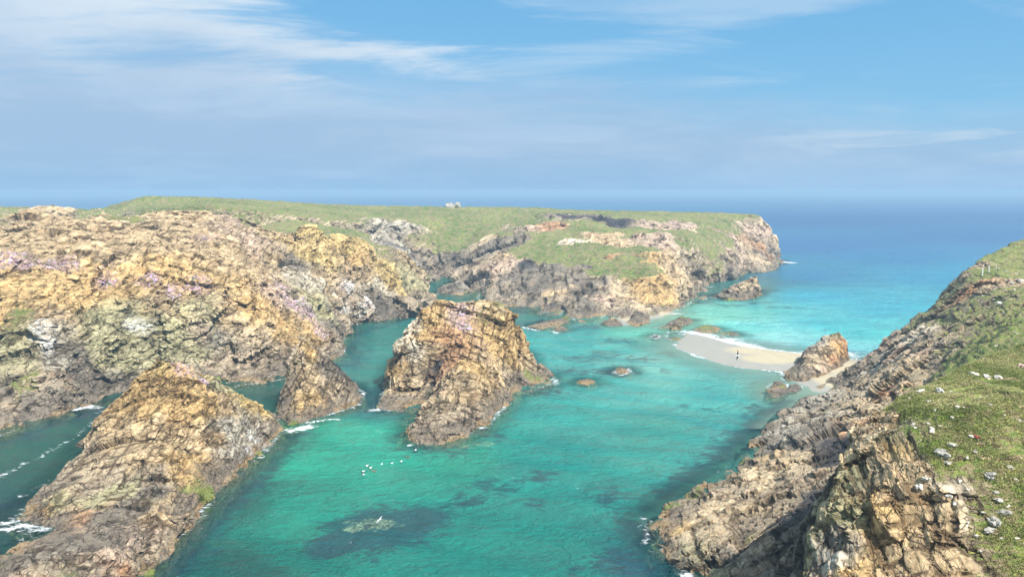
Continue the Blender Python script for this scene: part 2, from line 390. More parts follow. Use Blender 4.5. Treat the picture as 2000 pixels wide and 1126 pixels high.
def land(name, outline, inner, voxel, mat, scales=((6, 1.2), (2.5, 0.6), (1.0, 0.25)), bedrot=(20, 25, 10), bedz=1.8, seed=1,
         blobs=(), skirt=((0.7, -2.2), (2.4, -7.0)), shore=True, zcut=-3.0, warp=3.0, base=-12, big=0.0, tilt=0.7, turf_bump=0.25, turf=0.0):
    oxyz = [pt(q) for q in outline]; ixyz = [pt(q) for q in inner]
    out2 = np.array([p[:2] for p, c_ in oxyz])
    if shore:
        for i in range(len(out2)):
            a, b = out2[i], out2[(i + 1) % len(out2)]
            k = max(1, int(np.hypot(*(b - a)) / 1.0))
            for t in range(k): SHORE.append(a + (b - a) * t / k)
    area = np.sum(out2[:, 0] * np.roll(out2[:, 1], -1) - np.roll(out2[:, 0], -1) * out2[:, 1])
    sgn = 1 if area > 0 else -1
    pts = [(p, c_) for p, c_ in oxyz]
    e = np.roll(out2, -1, 0) - out2; ln = np.hypot(e[:, 0], e[:, 1])[:, None] + 1e-6
    nrm = sgn * np.stack([e[:, 1], -e[:, 0]], 1) / ln
    cand = []
    for off, zz in skirt:
        for i in range(len(out2)):
            for q in (out2[i] + off * (nrm[i] + nrm[i - 1]) / (np.linalg.norm(nrm[i] + nrm[i - 1]) + 1e-6), (out2[i] + e[i] / 2) + off * nrm[i]):
                cand.append((q[0], q[1], zz, off))
    cand = np.array(cand).reshape(-1, 4)
    d, ins = seg_dist(cand[:, :2], out2)
    for q, dd, ii in zip(cand, d, ins):
        if not ii and dd > q[3] * 0.8: pts.append(((q[0], q[1], q[2]), 'm'))
    pts += ixyz
    xy = [Vector(p[:2]) for p, c_ in pts]
    no = len(oxyz)
    vs, es, fs, ov, oe, of = geometry.delaunay_2d_cdt(xy, [(i, (i + 1) % no) for i in range(no)], [], 0, 1e-4)
    zs = np.array([pts[o[0]][0][2] if o else 0.0 for o in ov])
    top = np.array([(v.x, v.y, z) for v, z in zip(vs, zs)])
    n = len(top)
    bot = top.copy(); bot[:, 2] = base
    F = [tuple(f) for f in fs]
    cnt = {}
    for f in F:
        for i in range(3):
            cnt[(f[i], f[(i + 1) % 3])] = 1
    faces = list(F) + [(f[2] + n, f[1] + n, f[0] + n) for f in F]
    for (a, b) in cnt:
        if (b, a) not in cnt: faces.append((b, a, a + n, b + n))
    me = bpy.data.meshes.new('tmp'); me.from_pydata([tuple(x) for x in top] + [tuple(x) for x in bot], [], faces)
    o = bpy.data.objects.new('tmp', me); COL.objects.link(o)
    md = o.modifiers.new('r', 'REMESH'); md.mode = 'VOXEL'; md.voxel_size = voxel; md.adaptivity = 0
    dg = bpy.context.evaluated_depsgraph_get(); ev = o.evaluated_get(dg).to_mesh()
    nv = len(ev.vertices); v = np.empty(nv * 3, np.float32); ev.vertices.foreach_get('co', v); v = v.reshape(-1, 3)
    nf = len(ev.polygons); lt = np.empty(nf, np.int32); ev.polygons.foreach_get('loop_total', lt)
    li = np.empty(len(ev.loops), np.int32); ev.loops.foreach_get('vertex_index', li)
    assert (lt == 4).all()
    f = li.reshape(-1, 4)
    bpy.data.objects.remove(o); bpy.data.meshes.remove(me)
    keep = (v[f][:, :, 2].max(1) > zcut)
    f = f[keep]; used = np.unique(f); remap = np.full(nv, -1, np.int32); remap[used] = np.arange(len(used))
    f = remap[f]; v = v[used]
    # attributes from the surveyed points, looked up through a warped position
    cpos = np.array([p for p, c_ in pts], np.float32); cc = np.array([PAL[c_] for p, c_ in pts], np.float32)
    cg = np.array([GRASS.get(c_, 0.0) for p, c_ in pts], np.float32)
    wv = v + warp * np.stack([fbm(v / (warp * 2.6), 31, 3), fbm(v / (warp * 2.6), 57, 3), fbm(v / (warp * 2.6), 83, 3)], 1) * 1.6
    acc = np.zeros((len(v), 3), np.float32); gr = np.zeros(len(v), np.float32)
    for s in range(0, len(v), 40000):
        q = wv[s:s + 40000]
        dd = ((q[:, None, :] - cpos[None]) ** 2).sum(2) + 0.5
        W = 1 / dd ** 2.4; W /= W.sum(1, keepdims=True)
        acc[s:s + 40000] = W @ cc; gr[s:s + 40000] = W @ cg
    at = {'guano': np.zeros(len(v), np.float32), 'rust': np.zeros(len(v), np.float32), 'thrift': np.zeros(len(v), np.float32)}
    for bl in blobs:      # (px,py,d, radius, channel[, strength][, stretch dx,dz])
        kind = bl[4]; q = np.array(P(*bl[:3]), np.float32); rad = bl[3]; st = bl[5] if len(bl) > 5 else 1.0
        fal = np.clip(1.25 - np.linalg.norm((wv - v) * 0.35 + v - q, axis=1) / rad, 0, 1) ** 0.7 * st
        if kind in at: at[kind] = np.maximum(at[kind], fal)
        elif kind == 'grass': gr = np.maximum(gr, fal)
        elif kind == 'bare': gr = gr * (1 - np.clip(fal * 1.5, 0, 1))
        else:
            k = np.clip(fal * 1.5, 0, 1)[:, None]; acc = acc * (1 - k) + np.array(PAL[kind]) * k
            gr = gr * (1 - k[:, 0])
    # displacement, coarse to fine, along refreshed normals
    def normals(v):
        a = v[f[:, 2]] - v[f[:, 0]]; b = v[f[:, 3]] - v[f[:, 1]]
        c_ = np.cross(a, b); N = np.zeros_like(v)
        for k in range(4):
            for ax in range(3): N[:, ax] += np.bincount(f[:, k], c_[:, ax], len(v))
        return N / (np.linalg.norm(N, axis=1, keepdims=True) + 1e-9)
    # relax the voxel steps
    for it in range(2):
        S = np.zeros_like(v); C = np.zeros(len(v))
        for k in range(4):
            for ax in range(3): S[:, ax] += np.bincount(f[:, k], v[f[:, (k + 1) % 4], ax] + v[f[:, (k + 3) % 4], ax], len(v))
            C += 2 * np.bincount(f[:, k], minlength=len(v))
        v = (0.4 * v + 0.6 * S / np.maximum(C, 1)[:, None]).astype(np.float32)
    M = rotm(*bedrot); soft = 1 - np.clip(gr * 1.5 - 0.25, 0, 1) * (1 - turf_bump)
    tone = np.zeros(len(v), np.float32); joint = np.zeros(len(v), np.float32)
    if big:
        N = normals(v); v = v + N * (big * fbm(v / (big * 7), seed + 5, 3))[:, None] * soft[:, None]
    for k, (sc, am) in enumerate(scales):
        N = normals(v)
        q = (v @ M.T) * np.array([1, 1, bedz]) / sc
        h, ed, cid, h0 = blocks(q, seed * 10 + k * 5, tilt)
        # flatten each block to one fracture plane before stepping it in or out
        _, inv = np.unique(cid, return_inverse=True); inv = inv.ravel(); cn = np.bincount(inv)
        cm = np.stack([np.bincount(inv, v[:, a]) for a in range(3)], 1) / cn[:, None]
        cN = np.stack([np.bincount(inv, N[:, a]) for a in range(3)], 1)
        cN += 0.30 * cn[:, None] * (np.stack([hsh(np.arange(len(cn)), np.arange(len(cn)) * 0 + a, cn * 0, seed) for a in range(3)], 1) - 0.5)
        cN /= np.linalg.norm(cN, axis=1, keepdims=True) + 1e-9
        al = np.clip((N * cN[inv]).sum(1) * 2.5 - 1.25, 0, 1)
        off = ((v - cm[inv]) * cN[inv]).sum(1)
        off = np.clip(off, -sc * 0.35, sc * 0.35)
        v = v - cN[inv] * (off * al * (0.8 if k else 0.6) * soft)[:, None]
        tone += (h0 - 0.5) * (0.5, 0.8, 0.55)[min(k, 2)]
        joint = np.maximum(joint, np.clip(1 - ed * sc / (0.55 if sc > 5 else 0.34), 0, 1) * (0.7, 1.0, 0.55)[min(k, 2)])
        h = h * am * 0.9 - am * 0.7 * np.clip(1 - ed / 0.08, 0, 1) + am * 0.12
        N[:, 2] *= 0.6
        v = (v + N * (h * soft)[:, None]).astype(np.float32)
    tn = fbm(np.column_stack([v[:, 0] / 3.2, v[:, 1] / 3.2, v[:, 2] / 0.8]), seed + 12, 4) * 1.2 + 0.5 * fbm(v / 1.1, seed + 13, 2)
    v = v + normals(v) * (turf * tn * np.clip(gr * 1.6 - 0.3, 0, 1))[:, None]
    at.update({'Col': acc, 'grass': gr, 'tone': tone, 'joint': joint})
    ob = mesh_np(name, v, f, mat, smooth=False, attrs=at)
    BODY[name + str(seed)] = (v, f, at)
    return ob
M_near = rock_mat('near_cliff_rock', 1.9, bump=0.9, bedding=(-.5, .55, .67))
M_mid = rock_mat('stack_rock', 1.0, bedding=(-.3, -.35, .85))
M_spur = rock_mat('crag_rock', 1.5, bump=0.6, bedding=(.15, -.45, .85))
M_cliff = rock_mat('cliff_rock', 0.8, grass_a=(0.14, 0.18, 0.055), bedding=(-.12, -.3, .92))
M_far = rock_mat('headland_rock', 0.45, grass_a=(0.10, 0.155, 0.042), grass_b=(0.17, 0.215, 0.075), bedding=(-.6, -.1, .75), bump=0.55)
M_weed = rock_mat('weedy_rock', 1.3, bedding=(-.3, -.5, .8))

# ---- big sea stack at the front left
A_out = [(255,1150),(300,1100),(345,1050),(400,992),(440,948),(500,897),(540,857),(560,834),(545,812),(470,790),(400,788),(300,800),(235,815),
         (190,850),(150,905),(95,950),(52,985),(33,1012),(48,1030),(98,1032),(55,1048),(8,1078),(-60,1110),(-80,1200),(100,1260),(220,1210)]
A_in = [(310,700,110,'y'),(272,724,110,'g'),(342,706,111,'g'),(250,748,109.5,'g'),(238,792,108,'g'),(300,790,104.5,'g'),(310,765,106.5,'g'),(400,780,107,'g'),(380,732,112,'g'),
        (422,744,114,'o'),(480,773,117,'y'),(520,800,121,'y'),(548,826,123,'k'),(182,833,106.5,'t'),(152,886,101.5,'m'),(440,800,111,'t'),(450,850,107,'l'),(490,830,113,'l'),(500,860,113,'w'),(460,890,103,'l'),
        (400,870,102,'t'),(300,860,98,'t'),(230,850,101,'t'),(300,930,91,'m'),(380,900,98,'g'),(370,955,92,'g'),(330,1000,86.5,'t'),(200,890,97,'n'),(200,940,92,'m'),(220,1000,86.6,'k'),
        (120,945,94.5,'m'),(100,985,90,'o'),(70,990,89,'g'),(150,1010,86.5,'r'),(220,960,90,'o'),
        (200,1060,79.5,'k'),(280,1040,81.5,'p'),(350,1005,85,'m'),(100,1080,76.5,'k'),(150,1126,71.5,'m'),(0,1110,73,'k'),(250,1110,73.5,'r'),(220,1090,75,'p'),(60,1126,70,'m')]
A_in = [q[:2] + (q[2] * (1 - 0.035 * min(1, max(0, (q[1] - 930) / 60))),) + q[3:] for q in A_in]
A = land('sea_stack', A_out, A_in, 0.2, M_mid, scales=((6,0.9),(2.6,0.40),(1.1,0.15)), bedrot=(-.35,-.3,.9,1), bedz=2.8, seed=2, warp=1.5,
     blobs=[(500,860,112,1.6,'guano'),(480,885,108,1.2,'guano'),(350,720,112,2.0,'thrift',.8),(390,735,113,1.6,'thrift',.8),(370,940,94,3,'g'),(300,965,88,2,'k'),(390,975,91,2,'rust')])
tag(A, 'large tan sea stack with a yellow crown and long grey ribbed foot', 'sea stack')

# ---- small pointed stack left of centre
B_out = [(538,812),(560,830),(600,823),(650,806),(700,791),(709,770),(690,752),(640,745),(580,755),(545,785)]
B_in = [(590,662,137.5,'t'),(604,668,138,'g'),(574,702,136,'n'),(560,745,134,'m'),(547,790,131,'k'),(612,702,136.5,'g'),(628,718,137,'k'),(642,712,138,'k'),(662,711,140,'b'),(676,740,141,'k'),
        (702,765,141.5,'m'),(600,750,131,'t'),(640,770,132.5,'n'),(585,795,127.5,'g'),(590,700,134,'n'),(620,800,128.5,'g'),(670,785,134.5,'n')]
B = land('sea_stack', B_out, B_in, 0.22, M_mid, scales=((4,0.6),(1.8,0.32),(0.8,0.12)), bedrot=(-.8,-.3,.5,1), bedz=2.0, seed=3, warp=1.2)
tag(B, 'small pointed grey and brown sea stack with a black knob on its right', 'sea stack')

# ---- the central stack
C_out = [(742,797),(765,800),(800,804),(832,797),(812,818),(794,850),(806,863),(850,867),(905,853),(950,830),(985,793),(1008,770),(1040,762),(1082,748),(1076,732),(1040,722),
         (1032,692),(985,668),(900,660),(830,670),(778,705),(756,750)]
C_in = [(766,700,145,'g'),(765,752,142.5,'n'),(774,668,147,'w'),(800,630,150,'w'),(829,603,152,'g'),(842,590,153,'g'),(870,585,154,'g'),(912,590,156,'t'),(972,587,157,'g'),(1004,608,159,'g'),(1014,634,160,'g'),(1019,666,159.5,'g'),(1016,706,156,'t'),(1022,738,152,'m'),
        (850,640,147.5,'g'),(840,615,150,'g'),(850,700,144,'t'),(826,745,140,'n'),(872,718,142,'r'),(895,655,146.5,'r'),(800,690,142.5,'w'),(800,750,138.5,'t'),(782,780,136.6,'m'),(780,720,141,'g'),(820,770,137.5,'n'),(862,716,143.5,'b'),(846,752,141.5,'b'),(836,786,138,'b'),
        (905,705,139,'g'),(880,722,135.5,'t'),(864,762,129.5,'n'),(852,795,125,'n'),(828,815,119.5,'m'),(848,842,115.3,'m'),(905,838,117,'m'),(815,850,115.5,'k'),(900,770,128,'t'),(900,812,121.2,'m'),(870,800,124.5,'m'),(935,722,138.5,'g'),(950,770,131,'t'),(980,740,143,'t'),(962,680,149,'g'),(930,640,152,'g'),(900,620,153,'p'),
        (915,665,148,'g'),(1005,690,154,'g'),(985,650,154,'g'),(990,755,146,'m'),(970,600,158,'H'),(1055,738,153,'o'),(1030,750,150,'m'),(945,700,145,'t')]
C = land('sea_stack', C_out, C_in, 0.22, M_mid, scales=((5.5,1.0),(2.6,0.50),(1.1,0.18)), bedrot=(.3,-.45,.8,1), bedz=2.2, seed=4, warp=1.5,
     blobs=[(905,640,151,3.0,'thrift',.5),(930,680,149,2.2,'thrift',.45),(900,605,154,3,'thrift',.45),(940,620,154,2.5,'grass',.55),(960,650,154,2,'grass',.5),(1035,735,153,2.5,'grass',.6),(862,655,147,2.6,'rust',.95),(872,690,144,2.0,'rust',.95)])
tag(C, 'bulky golden sea stack with a rust red hollow face, in mid bay', 'sea stack')

# ---- cliffs on the left
L_out = [(-150,905),(0,850),(60,826),(110,815),(150,800),(200,786),(250,779),(350,766),(430,758),(500,748),(560,738),(620,714),(660,697),(673,682),(664,668),(684,648),(684,632),(702,626),(722,630),(745,629),(780,623),(820,613),(844,599),(846,585),
         (800,565),(700,555),(500,540),(200,540),(-200,540),(-500,600),(-500,900)]
L_in = [(-100,760,138,'k'),(-100,650,150,'t'),(-100,550,165,'g'),(-100,470,185,'t'),(-100,430,215,'H'),
        (0,800,129,'m'),(0,745,133,'k'),(30,735,134,'G'),(0,690,137,'o'),(0,620,143,'g'),(0,560,152,'g'),(0,500,165,'t'),(0,450,185,'t'),(0,424,205,'H'),(50,416,208,'t'),(60,455,190,'t'),
        (60,790,131,'k'),(100,780,131.5,'k'),(100,720,135.5,'m'),(100,670,139,'l'),(100,620,143,'t'),(100,560,152,'g'),(100,500,168,'t'),(100,450,190,'t'),(105,432,210,'t'),
        (150,740,142,'k'),(200,745,144.6,'k'),(200,685,148,'o'),(200,630,151.5,'o'),(200,580,158,'g'),(200,530,166,'g'),(200,500,172,'t'),(205,455,200,'t'),(160,440,205,'t'),(150,600,150,'g'),
        (300,730,149.5,'k'),(280,660,154,'o'),(300,600,159,'t'),(300,540,168,'g'),(300,470,185,'t'),(260,430,212,'H'),(300,417,216,'t'),(340,412,218,'t'),
        (400,722,154.7,'m'),(370,690,156,'o'),(400,660,158.5,'l'),(400,600,163,'o'),(400,540,172,'g'),(400,470,192,'t'),(400,413,225,'t'),(440,418,228,'p'),(450,500,187,'t'),(450,600,167,'t'),(350,560,167,'g'),(350,640,158,'o'),
        (500,712,158,'m'),(500,650,163,'n'),(500,590,170,'g'),(500,530,182,'t'),(500,470,205,'p'),(500,432,235,'H'),(530,450,238,'t'),
        (560,700,162.5,'m'),(560,640,168,'g'),(550,570,182,'p'),(565,520,208,'k'),(560,480,236,'t'),(530,500,205,'t'),
        (575,460,238,'t'),(590,438,236,'y'),(612,442,237,'y'),(650,466,241,'y'),(620,500,223,'y'),(640,550,213,'t'),(600,540,205,'w'),(580,590,184,'p'),(610,600,190,'o'),(640,600,196,'o'),(650,640,190,'k'),(612,650,178,'g'),(635,680,178,'m'),(670,650,199,'k'),(600,690,171,'n'),
        (700,461,251,'y'),(680,500,240,'g'),(700,520,236,'t'),(680,570,224,'p'),(710,575,226,'w'),(700,600,221,'n'),(730,480,257,'H'),(760,481,263,'H'),(760,530,250,'y'),(740,570,236,'w'),(735,600,231,'k'),(760,590,236,'k'),(780,560,246,'y'),(800,497,273,'t'),(800,550,258,'o'),(800,590,247.5,'k'),
        (828,530,279,'t'),(838,565,270,'n'),
        (0,445,260,'H'),(200,470,260,'H'),(400,440,270,'H'),(560,500,270,'G'),(700,490,290,'G'),(790,520,300,'H')]
L = land('headland', L_out, L_in, 0.42, M_cliff, scales=((10,1.6),(4.5,1.0),(2.0,0.42)), bedrot=(-.12,-.35,.9,1), bedz=2.8, turf=0.4, seed=5, warp=4.0, big=1.2,
     blobs=[(25,515,163,4,'thrift',0.72),(60,520,163,3,'thrift',0.65),(120,520,164,4.5,'thrift',0.72),(210,530,166,2.5,'thrift',0.58),(205,545,163,2.5,'thrift',0.50),(285,548,166,3,'thrift',0.65),(395,555,170,3.5,'thrift',0.65),(345,575,165,2.5,'thrift',0.58),
            (580,580,186,5,'thrift',0.72),(600,610,185,4.5,'thrift',0.68),(545,555,188,4,'thrift',0.65),(620,640,182,3,'thrift',0.58),(500,520,186,3,'thrift',0.43),(400,460,195,4,'thrift',0.36),
            (270,625,156,2.5,'guano',.7),(75,655,141,2.2,'guano',.8),(90,670,139,1.6,'guano',.7),(685,560,226,3.5,'guano'),(700,592,221,4,'guano'),(720,585,227,3,'guano',.9),(655,570,214,2.5,'guano',.8),(670,600,214,3,'guano',.8),
            (20,625,142,5,'grass',.7),(240,650,153,8,'o'),(280,670,154,7,'o'),(385,645,159,3,'m'),(730,585,228,4,'p'),(745,595,232,5,'k'),(660,620,200,5,'k')])
tag(L, kind='structure')

# ---- the far headland
F_out = [(-700,540),(200,560),(700,549),(838,541),(880,541),(893,546),(870,560),(852,575),(905,577),(937,568),(934,583),(943,592),(1000,599),(1050,599),(1080,603),(1112,600),(1114,622),(1140,629),(1166,626),(1185,612),(1215,624),(1245,632),(1270,623),(1300,611),(1330,602),(1350,590),(1358,578),(1352,566),(1372,552),(1400,549),(1440,546),(1443,536),(1480,532),(1508,529),(1513,519),(1524,512),(1520,507),
         ('w',155,455,0,'k'),('w',130,520,0,'k'),('w',0,600,0,'k'),('w',-250,600,0,'k'),('w',-600,600,0,'k')]
F_in = [(-300,403,330,'t'),(0,404,340,'H'),(100,406,345,'t'),(200,411,350,'H'),(232,411,352,'H'),(0,428,290,'H'),(150,438,300,'H'),(-200,415,420,'G'),(150,420,420,'G'),
        (240,411,360,'G'),(264,391,365,'G'),(285,383,370,'G'),(400,385,385,'G'),(500,390,395,'G'),(620,398,410,'G'),(720,402,415,'G'),(820,403,420,'G'),(900,404,425,'G'),(1050,405,430,'G'),(1120,411,430,'G'),(1200,411,430,'G'),(1300,413,430,'G'),(1400,415,430,'G'),(1485,418,430,'F'),
        (1503,433,425,'n'),(1514,455,420,'p'),(1518,480,418,'n'),(1521,500,416,'k'),
        (300,390,440,'G'),(400,393,450,'G'),(720,407,480,'G'),(1050,409,490,'G'),(1300,416,480,'G'),(1470,424,460,'G'),('w',90,500,16,'G'),('w',-250,540,20,'G'),
        (280,402,310,'G'),(300,425,262,'H'),(400,400,320,'G'),(400,425,270,'H'),(500,410,320,'G'),(500,440,285,'G'),(600,414,345,'G'),(600,445,300,'G'),(650,475,280,'H'),(560,425,320,'H'),
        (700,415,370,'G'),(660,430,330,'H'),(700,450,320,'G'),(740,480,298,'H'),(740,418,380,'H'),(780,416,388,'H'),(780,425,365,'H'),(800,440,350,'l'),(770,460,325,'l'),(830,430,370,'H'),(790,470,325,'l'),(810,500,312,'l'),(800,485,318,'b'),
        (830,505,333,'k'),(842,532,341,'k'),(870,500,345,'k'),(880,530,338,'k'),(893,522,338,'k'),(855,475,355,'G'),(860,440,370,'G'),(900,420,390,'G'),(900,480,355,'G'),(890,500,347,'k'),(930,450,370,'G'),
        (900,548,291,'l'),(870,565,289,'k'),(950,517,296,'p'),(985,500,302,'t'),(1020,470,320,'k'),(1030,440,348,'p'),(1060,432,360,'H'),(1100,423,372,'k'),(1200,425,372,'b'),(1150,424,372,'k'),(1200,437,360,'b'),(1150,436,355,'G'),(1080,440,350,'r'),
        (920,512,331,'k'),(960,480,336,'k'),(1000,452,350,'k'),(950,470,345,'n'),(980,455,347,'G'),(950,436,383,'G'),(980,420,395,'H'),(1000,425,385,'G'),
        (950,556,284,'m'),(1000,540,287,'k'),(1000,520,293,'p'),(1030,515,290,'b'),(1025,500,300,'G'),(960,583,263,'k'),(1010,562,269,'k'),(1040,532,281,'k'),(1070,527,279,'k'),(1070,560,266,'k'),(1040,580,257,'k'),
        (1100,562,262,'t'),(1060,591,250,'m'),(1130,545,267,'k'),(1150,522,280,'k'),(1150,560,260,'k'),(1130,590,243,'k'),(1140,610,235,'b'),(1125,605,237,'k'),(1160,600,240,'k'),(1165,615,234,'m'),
        (1100,500,300,'G'),(1060,505,297,'G'),(1060,470,320,'G'),(1100,460,330,'G'),(1150,480,310,'G'),(1120,475,318,'w'),(1200,450,342,'G'),(1200,470,325,'t'),(1190,500,290,'G'),(1200,530,273,'G'),(1240,450,340,'G'),(1215,500,287,'r'),(1225,520,277,'G'),(1170,520,283,'G'),(1130,520,287,'G'),
        (1250,510,284,'G'),(1240,540,268,'G'),(1240,485,300,'G'),(1285,487,288,'g'),(1275,520,272,'g'),(1260,550,258,'g'),(1290,560,257,'g'),(1250,590,242.5,'n'),(1210,560,259,'n'),(1210,590,243,'m'),(1185,580,248,'p'),(1270,600,240,'n'),(1240,612,235,'m'),(1290,590,246,'g'),(1320,585,252,'n'),(1340,562,266,'n'),(1330,530,278,'t'),(1310,505,291,'t'),
        (1300,460,325,'p'),(1290,435,360,'p'),(1310,480,308,'p'),(1330,420,405,'G'),(1340,440,370,'p'),(1350,480,322,'H'),(1350,460,345,'G'),(1300,422,400,'G'),(1250,425,385,'G'),(1400,430,392,'G'),(1400,460,365,'G'),(1395,490,342,'G'),(1385,497,335,'G'),(1400,515,326,'F'),(1370,515,310,'n'),(1365,535,296,'n'),(1345,545,280,'n'),
        (1375,532,310,'k'),(1410,528,323,'k'),(1436,530,333,'k'),(1440,440,403,'F'),(1430,470,372,'p'),(1440,500,352,'p'),(1450,520,350,'k'),(1470,450,407,'p'),(1480,480,392,'r'),(1475,505,375,'n'),(1495,505,385,'k'),(1500,460,412,'p'),(1510,490,405,'k')]
F = land('headland', F_out, F_in, 0.95, M_far, scales=((15,2.0),(7,1.3),(3.2,0.5)), bedrot=(-.6,-.1,.75,1), bedz=2.4, turf=0.5, seed=6, warp=6.0, big=1.6, skirt=((2,-3),(6,-8)), turf_bump=0.08,
     blobs=[(1125,470,318,5,'w',.5),(1330,445,370,8,'thrift',.25),(760,455,335,12,'l',.6),(1262,535,264,8,'g'),(1290,575,252,7,'g'),(1280,505,280,5,'g'),(1235,505,285,7,'grass'),(1245,530,272,8,'grass'),(1200,460,335,5,'t'),(1205,470,325,4,'t'),(1120,425,371,5,'b'),(1160,426,371,6,'b'),(1190,428,368,7,'b'),(1100,425,371,4,'b'),(1205,432,364,4,'b'),(1065,440,352,6,'r',.7),(1060,470,322,5,'G',.1)])
tag(F, kind='structure')

# ---- right-hand cliff: its lower part and the slope running out to the sea
R_out = [(1702,706),(1650,728),(1600,757),(1562,782),(1512,812),(1482,842),(1440,892),(1400,926),(1340,956),(1285,990),(1268,1018),(1285,1062),(1322,1100),(1345,1128),(1370,1220),
         ('w',28,45,0,'k'),('w',60,8,0,'k'),('w',230,0,0,'k'),('w',330,160,0,'k'),('w',300,300,0,'k'),(2300,545),(2000,582),(1900,622),(1785,682)]
R_in = [(1712,700,168,'m'),(1745,660,160,'p'),(1790,625,158,'F'),(1850,580,155,'F'),(1893,549,153,'F'),(1900,525,163,'m'),(1922,497,180,'G'),(1960,480,190,'G'),(2000,466,200,'G'),(2100,440,220,'G'),(2200,430,235,'G'),
        (1640,742,149,'k'),(1680,730,146,'m'),(1600,782,134,'l'),(1560,800,130,'l'),(1700,742,138,'n'),(1720,720,142,'l'),(1760,700,138,'p'),(1770,670,143,'l'),(1800,660,140,'w'),(1840,625,143,'F'),(1860,620,138,'F'),(1900,560,148,'r'),(1920,570,144,'n'),(1960,540,150,'H'),(1930,525,160,'G'),(2000,505,170,'H'),(2000,570,130,'F'),(1950,620,120,'F'),(2000,620,105,'G'),(2060,640,100,'G'),(1900,620,128,'F'),(1880,590,140,'F'),
        (1850,680,118,'F'),(1830,700,115,'n'),(1810,690,124,'p'),(1900,680,107,'G'),(1860,717,104,'G'),(1950,655,101,'G'),(1780,740,112,'n'),(1740,760,112,'r'),(1780,700,130,'n'),(1700,775,120,'n'),(1720,800,105,'n'),(1650,800,117,'n'),(1690,830,98,'r'),
        (1610,810,117,'l'),(1560,830,115,'l'),(1500,855,111,'l'),(1530,850,111,'l'),(1560,870,103,'k'),(1620,850,101,'k'),(1640,880,93,'b'),(1600,900,93,'b'),(1620,870,98,'b'),(1560,920,92,'n'),(1480,905,100,'t'),(1500,940,92,'n'),(1450,940,95,'n'),(1420,962,92,'m'),(1350,985,88,'n'),(1440,985,85,'n'),(1520,900,96,'n'),(1400,1020,82.5,'n'),(1310,1020,84,'g'),(1330,1080,76.3,'o'),(1370,1040,80,'n'),(1450,1060,74.5,'m'),(1420,1095,73,'k'),  # lower rocks: some paler codes put sunlight into the colour of lit parts
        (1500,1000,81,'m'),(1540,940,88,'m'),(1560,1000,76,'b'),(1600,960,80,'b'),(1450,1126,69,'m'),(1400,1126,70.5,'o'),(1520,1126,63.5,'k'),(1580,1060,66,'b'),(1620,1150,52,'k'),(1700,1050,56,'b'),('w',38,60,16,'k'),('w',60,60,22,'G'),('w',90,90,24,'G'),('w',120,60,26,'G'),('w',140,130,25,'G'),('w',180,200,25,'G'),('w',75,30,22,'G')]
R_in = [q if q[0] == 'w' else q[:2] + (q[2] * (1 - 0.02 * min(1, max(0, (q[1] - 900) / 60))),) + q[3:] for q in R_in]
Rr = land('cliff', R_out, R_in, 0.27, M_near, scales=((9,1.5),(4,0.9),(1.7,0.34)), bedrot=(-.5,.55,.67,1), bedz=2.4, turf=0.45, seed=7, warp=2.0, zcut=-2.5,
     blobs=[(1930,549,150,2.0,'r'),(1900,562,148,2,'rust',.6),(1950,545,149,2,'rust',.6),(1960,650,103,7,'grass'),(1880,715,104,5,'grass'),(2000,620,105,8,'grass'),(1510,855,110,1.8,'guano',.5),(1800,655,140,3,'w')])
tag(Rr, kind='structure')

# ---- near spur of the right-hand cliff
N_edge = [(2060,655,64,'G'),(2000,669,62,'G'),(1930,696,58,'G'),(1865,729,55,'G'),(1800,756,53,'G'),(1745,785,51,'G'),(1700,825,50,'t'),(1655,880,47.5,'t'),(1628,930,46,'o'),(1612,1000,44,'t'),(1600,1070,43,'o'),(1585,1150,41,'t')]
N_in = [(2000,760,46.5,'G'),(1900,800,45,'G'),(1800,800,47,'G'),(1800,835,45,'F'),(1740,850,46,'o'),(1710,890,46,'t'),(1760,890,44.5,'g'),(1830,890,42.8,'G'),(1850,930,41.8,'F'),(1900,860,43.5,'G'),(1950,900,42.5,'G'),(2050,900,42.5,'G'),(2000,1000,40,'G'),(1930,1000,40,'F'),(1868,985,40.0,'w'),(1850,950,40.9,'w'),(2100,1000,40,'G'),
        (1780,925,42.6,'w'),(1720,950,43.6,'l'),(1680,980,43.5,'l'),(1700,1000,42.8,'t'),(1760,990,41.6,'g'),(1670,1060,41.5,'g'),(1700,1080,40.6,'g'),(1780,1040,41,'g'),(1835,1030,39.4,'w'),(1845,1080,38.5,'g'),(1800,1126,38.2,'g'),(1700,1145,38.8,'g'),(1640,1140,39.5,'t'),(1880,1100,38.3,'F'),(1950,1126,37.6,'F'),(1900,1060,38.9,'F'),(1960,1060,38.9,'G'),('w',19,32,14,'g'),('w',16,29,11,'g'),('w',23,30,15,'F'),('w',27,26,17,'G'),
        (2100,1100,38.2,'G'),(2100,800,44.5,'G'),(2000,1126,37.6,'G'),(2120,700,60,'G'),(1650,950,45.5,'o'),(1660,1010,44,'o')]
edge = []
ex = [np.array(P(*q[:3])) for q in N_edge]
for i, q in enumerate(ex):
    t = ex[min(i + 1, len(ex) - 1)] - ex[max(i - 1, 0)]; t = t[:2] / np.linalg.norm(t[:2])
    nn = np.array([t[1], -t[0]])
    if nn[1] * 0.6 - nn[0] < 0: nn = -nn
    edge.append(('w', q[0] + nn[0] * 2.2, q[1] + nn[1] * 2.2, q[2] - 4.0, 'k'))
    edge.append(('w', q[0] + nn[0] * 5.5, q[1] + nn[1] * 5.5, q[2] - 15, 'k'))
